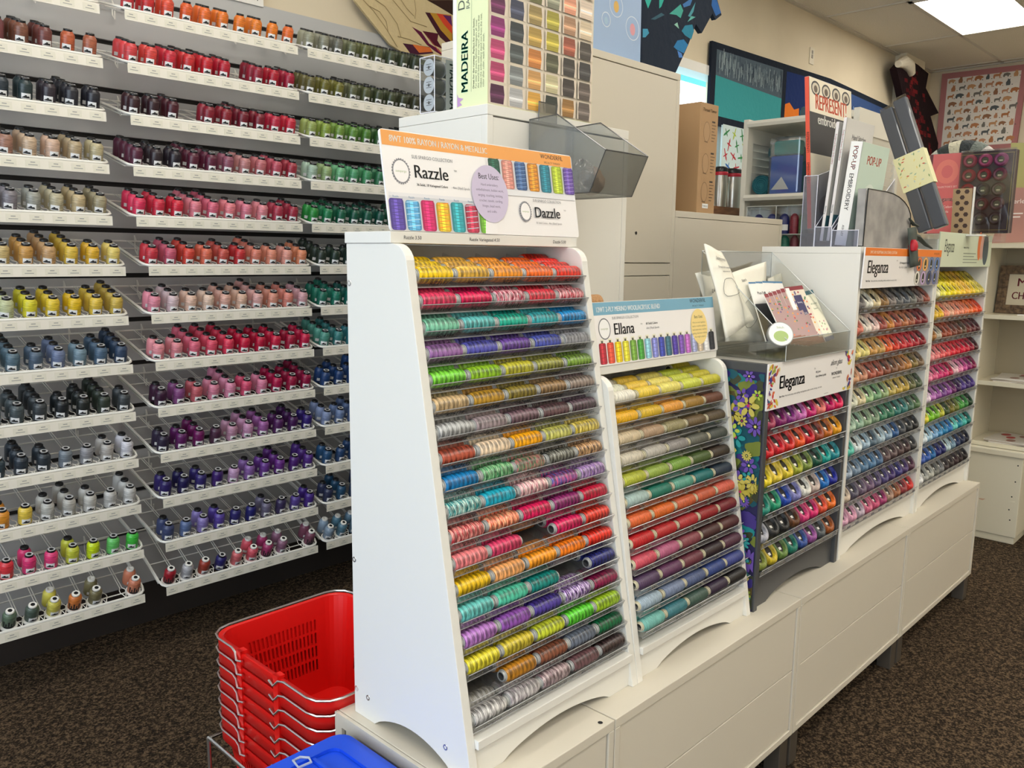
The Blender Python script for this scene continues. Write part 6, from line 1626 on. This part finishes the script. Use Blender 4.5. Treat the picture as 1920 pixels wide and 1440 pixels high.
# ================================================================ BASKETS AND TOTE
def basket_proto():
    t = thing('shopping_basket', 'x', 'basket', (0, 0, 0))
    # rim 0.334 x 0.428, base smaller, z=0 at the base, height 0.23
    RXh, RYh, BXh, BYh, H_ = .167, .214, .135, .178, .225
    def loop(hx, hy, r_, n=6):
        pts = []
        segx, segy = 42, 56
        cs = [(hx - r_, hy - r_, 0), (-hx + r_, hy - r_, 90), (-hx + r_, -hy + r_, 180), (hx - r_, -hy + r_, 270)]
        for ci_, (cx_, cy_, a0) in enumerate(cs):
            for i in range(n): a = R(a0 + 90 * i / n); pts.append((cx_ + r_ * math.cos(a), cy_ + r_ * math.sin(a), 0))
            a = R(a0 + 90); s0 = (cx_ + r_ * math.cos(a), cy_ + r_ * math.sin(a)); nx = cs[(ci_ + 1) % 4]; e0 = (nx[0] + r_ * math.cos(R(nx[2])), nx[1] + r_ * math.sin(R(nx[2])))
            sg = segx if ci_ in (0, 2) else segy
            for i in range(sg): u = i / sg; pts.append((s0[0] + (e0[0] - s0[0]) * u, s0[1] + (e0[1] - s0[1]) * u, (i + 1) if 4 < i < sg - 4 else 0))
        return pts
    zl = [0, .02, .05, .056, .082, .088, .114, .12, .146, .152, .178, .19, H_]
    m = MB(); vs = []
    N = len(loop(1, 1, .1))
    for z in zl:
        f = z / H_; L = loop(BXh + (RXh - BXh) * f, BYh + (RYh - BYh) * f, .035 + .012 * f)
        vs += [(x, y, z) for x, y, _ in L]
    flag = [q for _, _, q in loop(1, 1, .1)]
    fs = []
    for j in range(len(zl) - 1):
        for i in range(N):
            k_ = (i + 1) % N
            if flag[i] and flag[i] % 2 == 0 and j in (3, 5, 7, 9): continue
            fs.append((j * N + i, j * N + k_, (j + 1) * N + k_, (j + 1) * N + i))
    m.add(vs, fs, 0, False)
    # floor with slots
    base = [(x, y, 0) for x, y, _ in loop(BXh, BYh, .035)]
    m.add(base, [tuple(range(N))])
    for q in range(7): m.box((-.09, -.12 + q * .038, .0012), (.0, -.105 + q * .038, .0022), 1); m.box((.01, -.12 + q * .038, .0012), (.095, -.105 + q * .038, .0022), 1)
    m.build('tub', [RED, mat('dark_slot_red', (90, 6, 10), .5)], t, local=True, solid=.0022)
    r_ = MB(); Lo = loop(RXh + .008, RYh + .008, .05)
    Li = loop(RXh - .001, RYh - .001, .047)
    vs = [(x, y, H_) for x, y, _ in Li] + [(x, y, H_ + .001) for x, y, _ in Lo] + [(x, y, H_ - .024) for x, y, _ in Lo]
    fs = [(i, (i + 1) % N, N + (i + 1) % N, N + i) for i in range(N)] + [(N + i, N + (i + 1) % N, 2 * N + (i + 1) % N, 2 * N + i) for i in range(N)]
    r_.add(vs, fs, 0, True); ro_ = r_.build('rim', RED, t, local=True, solid=.0025)
    for y in (-.064, .086):
        for s in (-1, 1):
          c = MB(); c.box((s * (RXh + .006), y - .009, H_ - .03), (s * (RXh + .013), y + .009, H_ + .008)); c.box((s * (RXh - .004), y - .009, H_ + .002), (s * (RXh + .013), y + .009, H_ + .008))
          c.build('handle_clip', RED, t, local=True)
    for sgn, y in ((1, .086), (-1, -.064)):
        hx, hy = RXh + .012, RYh + .012
        path = [(-hx - .004, y - sgn * .02, H_ - .008), (-hx - .006, y, H_ - .012), (-hx - .002, y + sgn * .012, H_ + .001), (-hx, y + sgn * .03, H_ + .005)]
        path += [(-hx, sgn * (hy - .05), H_ + .005)] + [(-hx + .05 - .05 * math.cos(R(a)), sgn * (hy - .05 + .05 * math.sin(R(a))), H_ + .005) for a in (30, 60, 90)]
        path += [(hx - .05 + .05 * math.sin(R(a)), sgn * (hy - .05 + .05 * math.cos(R(a))), H_ + .005) for a in (0, 30, 60, 90)]
        path += [(hx, y + sgn * .03, H_ + .005), (hx + .002, y + sgn * .012, H_ + .001), (hx + .006, y, H_ - .012), (hx + .004, y - sgn * .02, H_ - .008)]
        MB().tube(path, .0024, 6).build('wire_handle', CHROME, t, local=True)
    return t
bp_ = basket_proto()
bx_, by_ = -.212, .622
for i in range(8):
    z = .270 - (7 - i) * .0310 + .0
    zc = .055 + i * .0312
    o = bp_ if i == 0 else copy_thing(bp_)
    o.location = (bx_, by_, zc - .0005); WL[o.name] = Vector(o.location)
    o['label'] = f'red plastic shopping basket with wire handles, {ORD[7 - i]} from the top of the stack'
    o['group'] = 'nested red shopping baskets'
t = thing('basket_stand', 'chrome wire stand under the red shopping baskets', 'stand', (bx_, by_, 0))
b = MB()
hx, hy = .185, .235
for z in (.012, .24): b.tube([(bx_ + x, by_ + y, z) for x, y in ((-hx, -hy), (hx, -hy), (hx, hy), (-hx, hy))], .005, 8, closed=True)
for x in (-hx, hx):
    for y in (-hy, hy): b.tube([(bx_ + x, by_ + y, .012), (bx_ + x, by_ + y, .24)], .005, 8)
for y in (-.15, 0, .15): b.tube([(bx_ - hx, by_ + y, .042), (bx_ + hx, by_ + y, .042)], .004, 6)
for x in (-hx, hx): b.tube([(bx_ + x, by_ - hy, .042), (bx_ + x, by_ + hy, .042)], .004, 6)
b.build('wire_frame', CHROME, t)
# blue lidded tote
t = thing('storage_tote', 'storage tote with a bright blue lid beside the near cabinet', 'tote', (-.58, .14, 0))
lx0, lx1, ly0, ly1 = -.82, -.372, .0, .352
Mx = T(0, 0, 0)
b = MB()
b.prism(rrect(lx0, ly0, lx1, ly1, .03, 5), T(0, 0, .445), .022); b.prism(rrect(lx0 + .014, ly0 + .014, lx1 - .014, ly1 - .014, .025, 5), T(0, 0, .467), .008)
# raised border around a sunken panel
ro_, ri_ = rrect(lx0 + .022, ly0 + .022, lx1 - .022, ly1 - .022, .024, 5), rrect(lx0 + .05, ly0 + .05, lx1 - .05, ly1 - .05, .02, 5)
n_ = len(ro_)
vs = [(x, y, .475) for x, y in ro_] + [(x, y, .482) for x, y in ro_] + [(x, y, .482) for x, y in ri_] + [(x, y, .4755) for x, y in ri_]
fs = []
for r0 in range(3): fs += [(r0 * n_ + i, r0 * n_ + (i + 1) % n_, (r0 + 1) * n_ + (i + 1) % n_, (r0 + 1) * n_ + i) for i in range(n_)]
b.add(vs, fs); b.build('lid', BLUE, t)
MB().prism(rrect(lx0 + .03, ly0 + .03, lx1 - .03, ly1 - .03, .03, 5), T(0, 0, .0), .445).build('body', clear('cloudy_tote_plastic', (190, 205, 225), .2, .2, opac=.45, body=(190, 205, 225)), t)
cl_ = atZ((564, 1428), .484)
MB().tube([cl_ + Vector(q) for q in ((-.012, -.012, 0), (.012, -.014, 0), (.016, .0, 0), (.006, .012, 0), (-.008, .012, 0))], .0022, 6, closed=True).build('clasp', clear('milky_plastic', (230, 235, 240), .3, .2, opac=.5, body=(220, 226, 232)), t)
MB().box((cl_.x - .028, ly0 + .06, .4757), (cl_.x - .022, ly1 - .055, .4815)).build('lid_rib', BLUE, t)
MB().box((cl_.x + .02, ly0 + .06, .4757), (cl_.x + .026, ly1 - .055, .4815)).build('lid_rib', BLUE, t)
